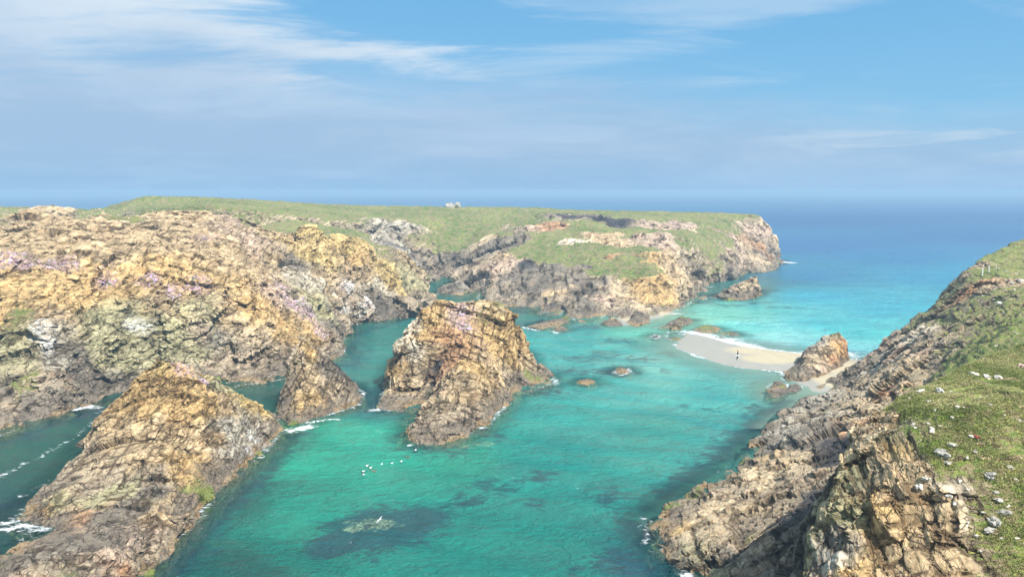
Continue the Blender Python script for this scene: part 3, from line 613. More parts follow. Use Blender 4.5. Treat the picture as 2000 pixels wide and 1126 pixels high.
N_out = [('w', q[0] + (-7 if i > 3 else -3), q[1] + 7.5 - 0.35 * i, -2, 'k') for i, q in enumerate(ex)] + [('w', 6, 20, -2, 'k'), ('w', -10, 4, -2, 'k'), ('w', -14, -12, -2, 'k'), ('w', 60, -12, -2, 'k'), ('w', 90, 20, -2, 'G'), ('w', 70, 66, -2, 'G')]
N_in2 = [('w', 0, 0, 38.2, 'G'), ('w', 0, -8, 38.4, 'G'), ('w', -6, -2, 35, 'G'), ('w', 14, 2, 32, 'G'), ('w', 26, 14, 25, 'G'), ('w', 45, 0, 29, 'G'), ('w', 50, 25, 27, 'G'), ('w', 60, 40, 26.5, 'G'), ('w', 17, 20, 17, 'g'), ('w', 11, 20, 10, 't')]
Nn = land('cliff', N_out, N_edge + N_in + edge + N_in2, 0.13, M_spur, scales=((4.0,0.6),(1.7,0.34),(0.7,0.11)), bedrot=(.15,-.45,.85,1), bedz=1.5, turf=0.22, seed=8, warp=0.8, shore=False, skirt=(), zcut=8, base=-6, turf_bump=0.22,
     blobs=[(1780,1010,37,1.5,'w',.5),(1870,1010,33,.8,'w',.8),(1920,800,43,1.2,'F',.3),(1700,830,49.5,2,'t'),(1690,850,48,1.5,'n'),(1740,1000,42,2.4,'g'),(1690,1070,41,2.4,'g'),(1790,1080,39,2.5,'t'),(1820,1000,40.5,1.5,'t'),(1760,930,43,1.6,'t'),(1640,990,43.5,1.6,'o'),(1625,1080,42,1.6,'l')])
tag(Nn, kind='structure')

# ------------------------------------------------------------------ rocks and skerries standing in the bay
SM = ((2.4,0.34),(1.0,0.2),(0.45,0.07))
def skerry(name, cat, label, out, inn, mat=None, voxel=0.28, seed=20, scales=SM, bed=(-.4,-.2,.85,1), blobs=(), group=None, skirt=((0.5,-1.8),)):
    o = land(name, out, inn, voxel, mat or M_mid, scales=scales, bedrot=bed, bedz=1.8, seed=seed, warp=0.8, zcut=-1.5, base=-5, skirt=skirt, blobs=blobs)
    tag(o, label, cat, group)
    return o
skerry('sea_stack', 'sea stack', 'leaning grey rock stack with an orange end, standing on the sand spit',
    [(1527,728),(1535,743),(1568,746),(1592,741),(1626,729),(1652,712),(1663,701),(1656,690),(1620,688),(1575,699),(1545,711)],
    [(1641,646,172,'H'),(1608,655,173,'l'),(1585,672,172,'l'),(1562,692,168,'k'),(1585,705,160,'n'),(1600,690,165,'n'),(1625,680,166,'t'),(1635,700,163,'r'),(1650,662,172,'r'),(1657,690,173,'r'),(1600,722,155,'p'),(1560,722,157,'k'),(1540,730,154.5,'o'),(1575,736,152.5,'m'),(1620,716,158.5,'p'),(1645,680,169,'g')],
    voxel=0.24, seed=21, scales=((3.5,0.35),(1.6,0.25)), bed=(.45,-.3,.8,1), blobs=[(1645,685,170,2.6,'rust',.8),(1630,700,166,2,'rust',.6),(1545,737,158,2,'grass',.5)])
skerry('boulder', 'boulder', 'dark rounded boulder in the water at the near end of the sand spit',
    [(1496,772),(1510,778),(1530,775),(1539,763),(1536,750),(1520,745),(1502,755)], [(1515,743,150,'m'),(1524,746,148,'k'),(1510,758,145.5,'p'),(1528,760,145.5,'k')], M_weed, seed=22)
skerry('boulder', 'boulder', 'low green weedy boulder between the dark boulder and the stack on the sand',
    [(1538,765),(1552,766),(1567,758),(1562,749),(1542,751)], [(1552,745,150,'o'),(1560,749,149,'o'),(1545,752,148,'k')], M_weed, seed=23)
skerry('sea_stack', 'sea stack', 'jagged brown stack like a fin off the far headland, in blue water',
    [(1390,581),(1415,586),(1450,587),(1470,583),(1487,574),(1480,566),(1440,570),(1405,574)],
    [(1475,535,285,'w'),(1463,546,284,'t'),(1484,548,285,'t'),(1454,550,283,'n'),(1430,559,281,'p'),(1440,575,276,'m'),(1465,568,279,'m'),(1410,573,278,'m'),(1480,565,281,'n'),(1450,563,280,'n')], seed=24, voxel=0.35, scales=((5,1.0),(2,0.6),(1,0.2)), bed=(-.9,-.2,.3,1))
skerry('rock', 'rock', 'squat black rock with a pale ledge under it, off the far shore',
    [(1049,611),(1065,617),(1095,613),(1107,601),(1092,595),(1060,600)], [(1058,601,251,'b'),(1085,591,252,'b'),(1068,596,251,'k'),(1101,594,253,'b'),(1080,604,246,'b'),(1068,612,241,'w')], seed=25, scales=((3,0.4),(1.2,0.2)))
skerry('skerry', 'skerry', 'long brown ribbed skerry behind the central stack, below the black rock',
    [(1028,638),(1055,643),(1085,637),(1111,630),(1111,621),(1085,624),(1050,631)], [(1045,635,213,'n'),(1085,622,222,'n'),(1104,615,228,'m'),(1065,632,215,'p')], M_weed, seed=26)
skerry('skerry', 'skerry', 'small brown skerry just in front of the long ribbed one',
    [(1078,643),(1094,648),(1109,643),(1101,638),(1086,638)], [(1088,639,211,'n'),(1100,638,212,'n')], M_weed, seed=27)
skerry('rock', 'rock', 'peaked brown rock standing in the water right of the dark promontory',
    [(1172,631),(1190,637),(1217,636),(1213,627),(1186,625)], [(1187,613,227,'k'),(1200,619,224,'n'),(1180,628,220,'t'),(1208,628,219,'n')], M_weed, seed=28)
skerry('rock', 'rock', 'rounded dark rock at the foot of the yellow cliff',
    [(1220,632),(1244,638),(1270,629),(1266,617),(1235,617)], [(1242,605,231,'m'),(1258,612,229,'k'),(1235,622,224,'m'),(1255,625,221,'m')], M_weed, seed=29)
skerry('skerry', 'skerry', 'low wedge of dark weedy rock behind the upright stump',
    [(1282,640),(1312,642),(1350,631),(1352,624),(1322,625),(1300,633)], [(1332,616,226,'k'),(1312,627,220,'m'),(1346,622,223,'k'),(1330,628,217,'o')], M_weed, seed=30)
skerry('rock', 'rock', 'dark upright stump of rock with green weed round its foot, left of the sand spit',
    [(1300,661),(1320,666),(1338,664),(1350,653),(1338,646),(1308,647)], [(1316,628,213,'k'),(1331,633,212,'k'),(1310,645,209.5,'k'),(1336,650,208,'o'),(1322,655,205,'o'),(1343,652,207,'o')], M_weed, seed=31)
skerry('skerry', 'skerry', 'green weedy hump of rock in the surf above the sand spit',
    [(1352,646),(1375,651),(1400,649),(1410,641),(1392,638),(1365,639)], [(1380,633,214,'o'),(1396,639,211,'o'),(1365,640,211,'o'),(1385,642,209,'k')], M_weed, seed=32, blobs=[(1380,640,211,3.5,'grass',.55)])
skerry('skerry', 'skerry', 'flatter weedy rock trailing right, touching the white surf of the sand spit',
    [(1388,657),(1410,660),(1432,657),(1448,653),(1432,648),(1402,650)], [(1410,644,208,'o'),(1428,647,207,'o'),(1400,652,205,'k'),(1440,650,206,'k')], M_weed, seed=33, blobs=[(1415,650,207,3,'grass',.5)])
skerry('rock', 'rock', 'very small orange brown rock awash left of the weedy stump',
    [(1270,658),(1281,662),(1289,657),(1280,652)], [(1276,653,208,'r'),(1283,653,207,'t')], M_weed, seed=34, voxel=.2)
skerry('skerry', 'skerry', 'brown rock just breaking the surface in mid bay, right of the central stack',
    [(1199,728),(1215,732),(1231,727),(1226,719),(1208,719)], [(1208,719,161.5,'n'),(1220,717,162,'n'),(1218,724,160,'m')], M_weed, seed=35, voxel=.2)
skerry('skerry', 'skerry', 'flat brown rock awash in mid bay, nearest the central stack',
    [(1125,747),(1145,752),(1167,747),(1157,741),(1135,741)], [(1136,742,150.5,'n'),(1152,740,151,'n'),(1146,746,149,'m')], M_weed, seed=36, voxel=.2)
for i, (out, inn, lb) in enumerate([
    ([(1350,685),(1365,686),(1374,682),(1368,678),(1355,680)], [(1362,679.5,189,'b')], 'black rock poking through the wet sand of the spit, left of the pair'),
    ([(1374,682),(1386,681),(1396,676),(1390,673),(1378,676)], [(1386,674,192,'b')], 'black rock poking through the wet sand of the spit, right of the pair')]):
    skerry('rock', 'rock', lb, out, inn, M_weed, seed=40 + i, voxel=.18, scales=((1,0.12),), group='black rocks in the wet sand')
skerry('rock', 'rock', 'small dark rock between the fin shaped stack and the far cliff foot',
    [(1364,582),(1374,585),(1384,581),(1376,577)], [(1372,576,281,'k'),(1378,577,281,'k')], M_weed, seed=43)
skerry('skerry', 'skerry', 'dark tip of rock in white surf off the end of the far headland',
    [(1512,512),(1526,516),(1532,509),(1520,506)], [(1522,506,417,'k')], M_weed, seed=44, voxel=.5)

# ------------------------------------------------------------------ sand spit
def W2(px, py): return np.array(P(px, py)[:2])
sand = bpy.data.materials.new('sand'); sand.use_nodes = True
n = NT(sand.node_tree)
pos = n.node('ShaderNodeNewGeometry').outputs['Position']
dry = attr(n, 'dry').outputs['Fac']
dn = n.math('ADD', dry, n.math('MULTIPLY', n.math('SUBTRACT', n.noise(n.mapping(pos, rot=(0, 0, 0.5), scale=(1, 0.35, 1)), 0.22, 4, 0.5), 0.5), 0.9))
dm = n.ramp(dn, 0.25, 0.75)
c_ = n.mix(dm, (0.32, 0.30, 0.25), (0.44, 0.38, 0.26))
c_ = n.mix(n.ramp(n.noise(n.mapping(pos, rot=(0, 0, 0.3), scale=(1, 0.25, 1)), 0.35, 5, 0.6), 0.45, 0.7), c_, n.mix(1.0, c_, (0.93, 0.93, 0.96), 'MULTIPLY'))
b = n.node('ShaderNodeBsdfPrincipled'); n.put(b.inputs['Base Color'], c_)
n.put(b.inputs['Roughness'], n.ramp(dm, 0, 1, 0.55, 0.95)); n.put(b.inputs['Specular IOR Level'], n.ramp(dm, 0, 1, 0.35, 0.1))
bp = n.node('ShaderNodeBump'); bp.inputs['Distance'].default_value = 0.08; n.put(bp.inputs['Height'], n.noise(pos, 1.5, 5, 0.6)); n.put(b.inputs['Normal'], bp.outputs[0])
o = n.node('ShaderNodeOutputMaterial'); n.l.new(b.outputs[0], o.inputs[0])

def smooth_poly(p, it=2):
    for _ in range(it):
        q = np.roll(p, -1, 0)
        p = np.stack([0.75 * p + 0.25 * q, 0.25 * p + 0.75 * q], 1).reshape(-1, 2)
    return p
SPIT = smooth_poly(np.array([W2(*q) for q in [(1318,669),(1334,659),(1351,650),(1382,659),(1424,671),(1466,678),(1508,684),(1564,691),(1600,694),(1659,701),(1698,705),(1730,710),(1740,745),(1660,762),(1600,768),(1572,757),(1550,730),(1528,724),(1480,719.5),(1444,716.5),(1396,704),(1357,693),(1336,686),(1320,677)]]))
COVE = smooth_poly(np.array([W2(*q) for q in [(1198,628),(1215,617),(1262,606),(1300,600),(1318,608),(1300,616),(1275,622),(1240,634),(1212,634)]]))
def beach(poly, dryspots, step, hmax):
    lo = poly.min(0) - 16; hi = poly.max(0) + 16
    xs = np.arange(lo[0], hi[0], step); ys = np.arange(lo[1], hi[1], step)
    X, Y = np.meshgrid(xs, ys); p = np.stack([X.ravel(), Y.ravel()], 1)
    d, ins = seg_dist(p, poly)
    q3 = np.stack([p[:, 0], p[:, 1], np.zeros(len(p))], 1) / 9
    nz_ = fbm(q3, 3, 3)
    s = np.where(ins, d, -d) + nz_ * 1.0
    z = np.where(s > 0, hmax * (1 - np.exp(-s / 5.0)), np.maximum(s * 0.10, -2.2)) + nz_ * 0.03
    z = z + 0.02
    dr = np.zeros(len(p))
    for px, py, rx, ry in dryspots:
        cpt = W2(px, py); ax = abs(W2(px + rx, py)[0] - cpt[0]); ay = abs(W2(px, py - ry)[1] - cpt[1])
        e = np.hypot((p[:, 0] - cpt[0]) / ax, (p[:, 1] - cpt[1]) / ay)
        dr = np.maximum(dr, np.clip(1.3 - e, 0, 1))
    nx = len(xs); i = np.arange(len(ys) - 1)[:, None] * nx + np.arange(nx - 1)[None]
    f = np.stack([i, i + 1, i + nx + 1, i + nx], -1).reshape(-1, 4)
    tag(mesh_np('beach', np.stack([p[:, 0], p[:, 1], z], 1), f, sand, attrs={'dry': dr}), kind='structure')
beach(SPIT, [(1470,686,62,10),(1540,697,60,14),(1590,706,30,16),(1500,704,60,10),(1660,722,70,24),(1620,745,40,14)], 0.6, 0.45)
beach(COVE, [(1290,612,20,5),(1225,625,14,5)], 0.9, 0.5)

# ------------------------------------------------------------------ the sea
from mathutils.kdtree import KDTree
def lin(c_): return np.array([((x / 255 + 0.055) / 1.055) ** 2.4 if x > 10 else x / 255 / 12.92 for x in c_])
WC = [(1700,392,30,85,140),(1000,388,30,85,140),(200,392,30,85,140),(1950,420,28,88,145),(1600,430,24,84,145),(1900,460,28,95,152),(1600,480,26,100,158),(1750,500,32,122,170),(1850,540,45,150,185),(1560,540,38,128,172),(1600,580,55,175,195),(1750,600,65,180,198),(1500,600,95,200,195),(1700,650,100,205,205),(1620,630,85,195,200),
      (1410,608,140,220,200),(1350,630,150,222,198),(1300,620,175,222,185),(1500,650,155,225,220),(1450,640,135,220,210),(1580,680,150,218,215),(1480,668,185,230,225),(1680,695,150,220,222),(1250,650,105,200,180),(1200,640,95,190,165),(1200,680,80,185,175),(1300,700,120,195,185),(1330,720,115,195,185),(1100,680,60,175,170),(1050,660,60,175,170),(1000,625,50,135,125),(1130,650,60,170,165),
      (1200,760,70,178,170),(1400,770,70,178,172),(1500,790,90,165,150),(1560,775,150,185,165),(1450,820,60,165,158),(1300,850,40,155,145),(1100,800,45,165,155),(1100,900,14,150,140),(1200,1000,8,140,130),(1100,1080,4,138,126),(900,1080,4,138,126),(900,900,30,155,132),(700,870,45,175,148),(640,900,35,168,140),(600,1000,20,145,126),(560,1110,12,120,108),(450,1110,8,95,88),(490,970,15,110,98),(570,870,30,155,122),
      (750,700,65,150,138),(760,650,45,135,122),(720,645,35,115,105),(700,720,60,140,130),(740,780,45,120,125),(100,880,14,98,84),(50,920,12,92,80),(10,980,12,82,82),(170,800,30,85,78),(530,770,25,95,85),(860,560,40,115,100),(960,585,50,110,92),(1010,610,50,115,100),(1450,560,70,130,118),(1400,560,70,125,108),(1500,548,50,125,140),(1340,1150,15,90,95),(1240,1060,16,110,110),(1220,1120,15,95,108),
      (-400,700,15,90,85),(2600,500,40,120,190),(2400,400,30,80,155)]
wc_pos = np.array([W2(a, b) for a, b, *_ in WC]); wc_col = np.array([lin(c_) for *_, c_ in [(a, b, (r, g, bb)) for a, b, r, g, bb in WC]]) * 0.80
rows = np.concatenate([[-60, -20, 5, 30, 50], np.exp(np.arange(math.log(60), math.log(9000), 0.0062))])
tans = np.concatenate([np.linspace(-8, -1.3, 8), np.linspace(-1.0, 1.0, 480), np.linspace(1.3, 8, 8)])
TT, RR = np.meshgrid(tans, rows)
X = TT * np.maximum(np.abs(RR), 60); Y = RR
X = np.clip(X, -9000, 9000)
p = np.stack([X.ravel(), Y.ravel()], 1)
def uv(q): return np.stack([q[:, 0] / np.maximum(q[:, 1], 30) * 1.3, np.log(np.maximum(q[:, 1], 30)) * 1.0], 1)
wp = p + 6 * np.stack([fbm(np.column_stack([p / 22, np.zeros(len(p))]), 4, 3), fbm(np.column_stack([p / 22, np.ones(len(p))]), 9, 3)], 1)
wu, cu = uv(wp), uv(wc_pos)
wcol = np.zeros((len(p), 3))
for s in range(0, len(p), 40000):
    d2 = ((wu[s:s + 40000, None] - cu[None]) ** 2).sum(2) + 2e-4
    W = 1 / d2 ** 1.7; W /= W.sum(1, keepdims=True); wcol[s:s + 40000] = W @ wc_col
nearm = p[:, 1] < 520
def tube(pts, width):
    """soft band along a line surveyed in the picture; width in metres, falls 1 -> 0"""
    q = np.array([W2(*a) for a in pts]); out = np.zeros(len(p)); best = np.full(nearm.sum(), 1e9); pn = wp0[nearm]
    for a, b in zip(q[:-1], q[1:]):
        e = b - a; t = np.clip(((pn - a) @ e) / (e @ e + 1e-9), 0, 1)
        best = np.minimum(best, np.hypot(*(pn - a - t[:, None] * e).T))
    out[nearm] = np.clip(1 - best / width, 0, 1)
    return out
wp0 = p + 1.2 * np.stack([fbm(np.column_stack([p / 4, np.zeros(len(p))]), 14, 3), fbm(np.column_stack([p / 4, np.ones(len(p))]), 19, 3)], 1)
def ell(px, py, rx, ry):
    c0 = W2(px, py); ax = abs(W2(px + rx, py)[0] - c0[0]); ay = abs(W2(px, py - ry)[1] - W2(px, py + ry)[1]) / 2
    return np.clip(1.4 - np.hypot((wp0[:, 0] - c0[0]) / ax, (wp0[:, 1] - c0[1]) / ay), 0, 1)
kelp = np.zeros(len(p)); foam = np.zeros(len(p)); reef = np.zeros(len(p)); film = np.zeros(len(p))
for a in [(740,1032,125,46),(655,1060,60,26),(830,1010,60,24)]: kelp = np.maximum(kelp, ell(*a) * 1.35)
for a in [(905,975,70,20),(960,945,80,22),(1040,930,60,20),(1050,985,40,14),(1250,1040,60,70),(1215,1105,90,40),(1150,1110,80,25),(1200,975,50,30),(860,870,110,26),(795,850,40,30),(1060,765,80,18),(960,850,60,20),(740,790,40,24),
          (1190,725,70,14),(1120,725,60,12),(1150,700,80,10),(1210,665,50,9),(1180,690,60,8),(1250,700,50,8),(1060,632,70,14),(1010,605,60,10),(1310,690,26,6),(1300,722,20,7),(1285,660,36,8),(1420,577,60,6),(1370,590,40,5),(1470,592,30,4),(1500,566,40,6),(1500,590,30,3),(1530,600,60,5),(1420,596,50,4),(1480,800,50,22),(1510,770,40,10),(1390,800,20,8),(1330,790,20,6),(30,990,50,40),(60,850,90,16),(170,812,60,12),(560,860,30,20),(700,790,40,14),(690,700,40,30),(1150,638,40,6),(1330,660,20,8)]:
    kelp = np.maximum(kelp, ell(*a) * 0.70)
kelp = np.maximum(kelp, tube([(310,1126),(400,1015),(470,950),(530,890),(575,850)], 7) * 1.0)
kelp = np.maximum(kelp, tube([(1270,1050),(1260,1000),(1340,940),(1430,870),(1480,820),(1530,785)], 6) * 0.95)
kelp = np.maximum(kelp, tube([(0,870),(80,835),(200,800),(300,778)], 5) * 0.8)
kelp = np.maximum(kelp, tube([(620,730),(690,690),(700,650),(740,640),(830,612)], 6) * 0.7)
for a in [(735,1020,62,14),(700,1030,30,12),(880,868,80,10)]: reef = np.maximum(reef, ell(*a))
for pts, wd, st in [([(0,935),(70,895),(130,860),(165,840),(200,815)], 1.3, .62), ([(0,932),(60,900)], 1.3, .7), ([(20,975),(60,958),(90,945)], 1.6, .5),([(-20,1040),(35,1028),(60,1034),(95,1032)], 1.6, 1), ([(0,1024),(36,1020)], 1.5, .8),
          ([(148,797),(170,793),(188,797)], 2.3, 1.1), ([(190,806),(215,800)], 1.2, .7),
          ([(566,840),(590,835),(604,832)], 2.4, 1.15), ([(605,824),(655,819)], 1.3, 1.0), ([(735,800),(762,797)], 2.0, 1.0), ([(738,793),(752,780),(765,772)], 1.6, .7),([(763,800),(788,799)], 1.5, .9),([(805,868),(815,866)], 1, .8),
          ([(1318,672),(1337,686),(1357,693.5),(1396,705),(1444,717.5),(1480,721),(1528,727)], 1.9, 1.15),
          ([(1351,649),(1382,657),(1410,664),(1440,671),(1466,677)], 6.0, 1.2), ([(1425,668),(1455,672)], 7.0, .9), ([(1466,677),(1508,683),(1564,690),(1580,693)], 2.2, 1.1),([(1335,652),(1360,655),(1395,660),(1440,662)], 4, .9),
          ([(1560,684),(1590,690)], 3.0, .75), ([(1660,688),(1668,696)], 4.0, 1.0), ([(1659,701),(1700,705)], 2.5, .9),
          ([(1272,612),(1300,612),(1318,612)], 4.5, 1.0), ([(1355,636),(1380,634),(1408,638)], 2.0, .5),
          ([(1527,511),(1545,513)], 6.0, 1.2), ([(1360,569),(1385,568)], 3.2, .9), ([(1372,562),(1398,559)], 2.5, .7), ([(1440,546),(1455,545)], 2, .5),([(1395,551),(1420,549)], 2.2, .7),
          ([(1022,638),(1034,641),(1050,644)], 2.2, 1.0), ([(1075,645),(1090,650)], 1.8, .9),([(1060,650),(1110,640)], 1.2, .4), ([(1118,621),(1124,624)], 1.6, .9),([(1275,600),(1290,596)], 1.5, .4),
          ([(1080,740),(1090,744),(1084,750)], 2.2, .8), ([(1055,722),(1078,727)], 1.5, .6), ([(1267,1010),(1262,1040),(1275,1060)], 1.6, .6), ([(1280,1075),(1300,1090)], 1.0, .6),
          ([(500,895),(520,888)], 1.0, .7), ([(672,684),(664,694)], .8, .5),([(690,643),(700,645)], 1.2, .5),([(940,590),(948,595)], 1.8, .6)]:
    foam = np.maximum(foam, tube(pts, wd) * st)
# closeness to any shore: the water there is shallow and clear
kd = KDTree(len(SHORE))
for i, q in enumerate(SHORE): kd.insert((q[0], q[1], 0), i)
kd.balance()
clear = np.zeros(len(p)); idx = np.nonzero(nearm & (np.abs(p[:, 0]) < 320) & (p[:, 1] > 50))[0]
dist = np.full(len(p), 1e3)
for i in idx: dist[i] = kd.find((p[i, 0], p[i, 1], 0))[2]
clear = np.clip(1 - dist / 4.5, 0, 1) * 0.75
foam = np.maximum(foam, np.clip(1 - dist / 1.5, 0, 1) * 0.9 * np.clip(0.5 + 1.6 * fbm(np.column_stack([p / 14, np.zeros(len(p))]), 71, 2), 0, 1))
for poly, rng in ((SPIT, 13.0), (COVE, 9.0)):
    m = np.zeros(len(p), bool); lo = poly.min(0) - rng; hi = poly.max(0) + rng
    m = (p[:, 0] > lo[0]) & (p[:, 0] < hi[0]) & (p[:, 1] > lo[1]) & (p[:, 1] < hi[1])
    d, ins = seg_dist(p[m], poly)
    clear[m] = np.maximum(clear[m], np.where(ins, 0.95, 0.85 * np.clip(1 - d / rng, 0, 1)))
# a low swell line rolling in towards the spit, and gentle swell everywhere near
z = np.zeros(len(p))
sw = tube([(1420,628),(1520,634),(1600,640),(1700,647),(1800,655)], 5.0); sw = sw * sw * (3 - 2 * sw)
z += sw * 0.55
z += 0.05 * np.sin(p[:, 0] * 0.35 + p[:, 1] * 0.55 + 3 * fbm(np.column_stack([p / 30, np.zeros(len(p))]), 44, 2)) * (p[:, 1] < 500)
z -= np.clip(dist < 2.5, 0, 1) * 0.0
nx = len(tans); i = np.arange(len(rows) - 1)[:, None] * nx + np.arange(nx - 1)[None]
f = np.stack([i, i + 1, i + nx + 1, i + nx], -1).reshape(-1, 4)

water = bpy.data.materials.new('water'); water.use_nodes = True
n = NT(water.node_tree)
pos = n.node('ShaderNodeNewGeometry').outputs['Position']
wcA = attr(n, 'Water').outputs['Color']
kA = attr(n, 'kelp').outputs['Fac']; fA = attr(n, 'foam').outputs['Fac']; cA = attr(n, 'clear').outputs['Fac']; rA = attr(n, 'reef').outputs['Fac']; lA = attr(n, 'far').outputs['Fac']
pw = n.vmath('ADD', pos, n.vmath('SCALE', n.vmath('SUBTRACT', n.noise(pos, 0.12, 3, col=True), (0.5, 0.5, 0.5)), 7.0))
big = n.noise(n.mapping(pw, rot=(0, 0, 0.35), scale=(1, 2.2, 1)), 0.06, 5, 0.6)
col = n.mix(1.0, wcA, n.mix(n.ramp(big, 0.35, 0.66), (0.70, 0.88, 0.90), (1.05, 1.12, 1.08)), 'MULTIPLY')
kn = n.noise(n.mapping(pw, rot=(0, 0, -0.5), scale=(1, 1.6, 1)), 0.45, 6, 0.68)
km = n.math('MULTIPLY', n.ramp(n.math('ADD', n.math('MULTIPLY', kA, 0.80), n.math('MULTIPLY', kn, 2.0)), 1.28, 1.75), n.ramp(kA, 0.0, 0.25))
col = n.mix(n.math('MULTIPLY', km, 0.86), col, n.mix(0.12, (0.010, 0.055, 0.085), wcA))
rm = n.math('MULTIPLY', n.ramp(n.math('ADD', n.math('MULTIPLY', rA, 0.8), n.math('MULTIPLY', n.noise(pw, 0.8, 5, 0.65), 2.0)), 1.40, 1.95), n.ramp(rA, 0.0, 0.3))
col = n.mix(n.math('MULTIPLY', rm, 0.6), col, n.mix(n.ramp(n.noise(pw, 1.6, 5, 0.7), 0.4, 0.6), (0.08, 0.10, 0.08), (0.34, 0.46, 0.26)))
fn_ = n.noise(n.mapping(pw, rot=(0, 0, -0.3), scale=(1, 1.5, 1)), 1.1, 7, 0.72)
fn2 = n.voro(pw, 0.9, 'F1')
fv = n.math('ADD', n.math('MULTIPLY', fA, 0.70), n.math('ADD', n.math('MULTIPLY', fn_, 1.7), n.math('MULTIPLY', fn2, -0.25)))
fm = n.math('MULTIPLY', n.ramp(fv, 1.05, 1.38), n.ramp(fA, 0.02, 0.3))
# whitish wind streaks over the waves
rip = n.noise(n.mapping(pos, rot=(0, 0, R(-22)), scale=(0.7, 1.3, 1)), 0.9, 5, 0.62, 0.4)
chop = n.noise(n.mapping(pos, rot=(0, 0, R(-16)), scale=(0.8, 1.15, 1)), 0.28, 5, 0.6, 0.6)
fine = n.noise(n.mapping(pos, rot=(0, 0, R(20)), scale=(0.8, 1.6, 1)), 2.2, 3, 0.6)
hh = n.math('ADD', n.math('MULTIPLY', rip, 0.75), n.math('MULTIPLY', chop, 1.5))
hh = n.math('ADD', hh, n.math('MULTIPLY', fine, 0.38))
farw = n.noise(n.mapping(pos, rot=(0, 0, R(-8)), scale=(0.4, 1.2, 1)), 0.06, 5, 0.65)
hh = n.math('ADD', hh, n.math('MULTIPLY', farw, n.math('MULTIPLY', lA, 7.0)))
bp = n.node('ShaderNodeBump'); bp.inputs['Strength'].default_value = 1.0; bp.inputs['Distance'].default_value = 1.5
n.put(bp.inputs['Height'], hh)
b = n.node('ShaderNodeBsdfPrincipled')
n.put(b.inputs['Base Color'], n.mix(fm, col, (0.86, 0.88, 0.88)))
n.put(b.inputs['Roughness'], n.math('ADD', 0.10, n.math('ADD', n.math('MULTIPLY', fm, 0.6), n.math('MULTIPLY', lA, 0.25))))
b.inputs['IOR'].default_value = 1.33
b.inputs['Specular IOR Level'].default_value = 0.5
n.put(b.inputs['Normal'], bp.outputs[0])
tr = n.node('ShaderNodeBsdfTransparent'); n.put(tr.inputs[0], n.mix(0.5, (0.72, 0.93, 0.88), (0.9, 1, 0.96)))
ms = n.node('ShaderNodeMixShader')
n.put(ms.inputs[0], n.math('MULTIPLY', cA, n.math('SUBTRACT', 1.0, fm))); n.l.new(b.outputs[0], ms.inputs[1]); n.l.new(tr.outputs[0], ms.inputs[2])
o = n.node('ShaderNodeOutputMaterial'); n.l.new(ms.outputs[0], o.inputs[0])
far = np.clip((p[:, 1] - 250) / 900, 0, 1)
tag(mesh_np('sea', np.stack([p[:, 0], p[:, 1], z], 1), f, water, attrs={'Water': wcol, 'kelp': kelp, 'foam': foam, 'clear': clear, 'reef': reef, 'far': far}), kind='structure')

bed_m = bpy.data.materials.new('sea_bed'); bed_m.use_nodes = True
n = NT(bed_m.node_tree); pos = n.node('ShaderNodeNewGeometry').outputs['Position']
bc = n.mix(n.ramp(n.noise(pos, 0.25, 5, 0.65), 0.42, 0.58), (0.015, 0.05, 0.05), (0.05, 0.14, 0.11))
b = n.node('ShaderNodeBsdfPrincipled'); n.put(b.inputs['Base Color'], bc); b.inputs['Roughness'].default_value = 0.9
o = n.node('ShaderNodeOutputMaterial'); n.l.new(b.outputs[0], o.inputs[0])
gx = np.arange(-500, 501, 20.0); gy = np.arange(30, 701, 20.0); GX, GY = np.meshgrid(gx, gy)
gq = np.column_stack([GX.ravel() / 30, GY.ravel() / 30, np.zeros(GX.size)])
i = np.arange(len(gy) - 1)[:, None] * len(gx) + np.arange(len(gx) - 1)[None]
tag(mesh_np('sea_bed', np.column_stack([GX.ravel(), GY.ravel(), -2.9 + 0.4 * fbm(gq, 2, 2)]), np.stack([i, i + 1, i + len(gx) + 1, i + len(gx)], -1).reshape(-1, 4), bed_m), kind='structure')

# ------------------------------------------------------------------ loose stones on the grass
TREES = {}
def tree(key):
    if key not in TREES:
        v, fq, at = BODY[key]
        TREES[key] = BVHTree.FromPolygons([tuple(x) for x in v], [tuple(x) for x in fq.tolist()])
    return TREES[key]
def hit(px, py, keys=('cliff8', 'cliff7')):
    best = None
    for k in keys:
        h = tree(k).ray_cast(Vector((0, 0, CAMZ)), Vector(ray(px, py)).normalized(), 600)
        if h[0] is not None and (best is None or h[3] < best[3]): best = h
    return best
def blob_mesh(seed, sub=3, facet=0.5, flat=0.7, scale=1.0):
    import bmesh
    bm = bmesh.new(); bmesh.ops.create_icosphere(bm, subdivisions=sub, radius=0.5)
    v = np.array([x.co[:] for x in bm.verts], np.float32)
    h, ed = facets(v * 2.4 + seed * 7.3, seed, 1.4)
    v = v * (1 + facet * h * 0.6)[:, None] * np.array([1.15, 0.9, flat])
    v = v * (1 + 0.08 * fbm(v * 5 + seed, seed, 3))[:, None]
    f_ = [[x.index for x in fc.verts] for fc in bm.faces]; bm.free()
    return v * scale, f_
stone_pale = plain('pale_stone', (0.56, 0.52, 0.45), 0.9, 0.5, 3)
stone_grey = plain('grey_stone', (0.36, 0.34, 0.30), 0.9, 0.45, 4)
stone_red = plain('red_stone', (0.25, 0.05, 0.035), 0.7, 0.3, 4)
variants = []
for k in range(6):
    v, f_ = blob_mesh(60 + k)
    variants.append((v, f_))
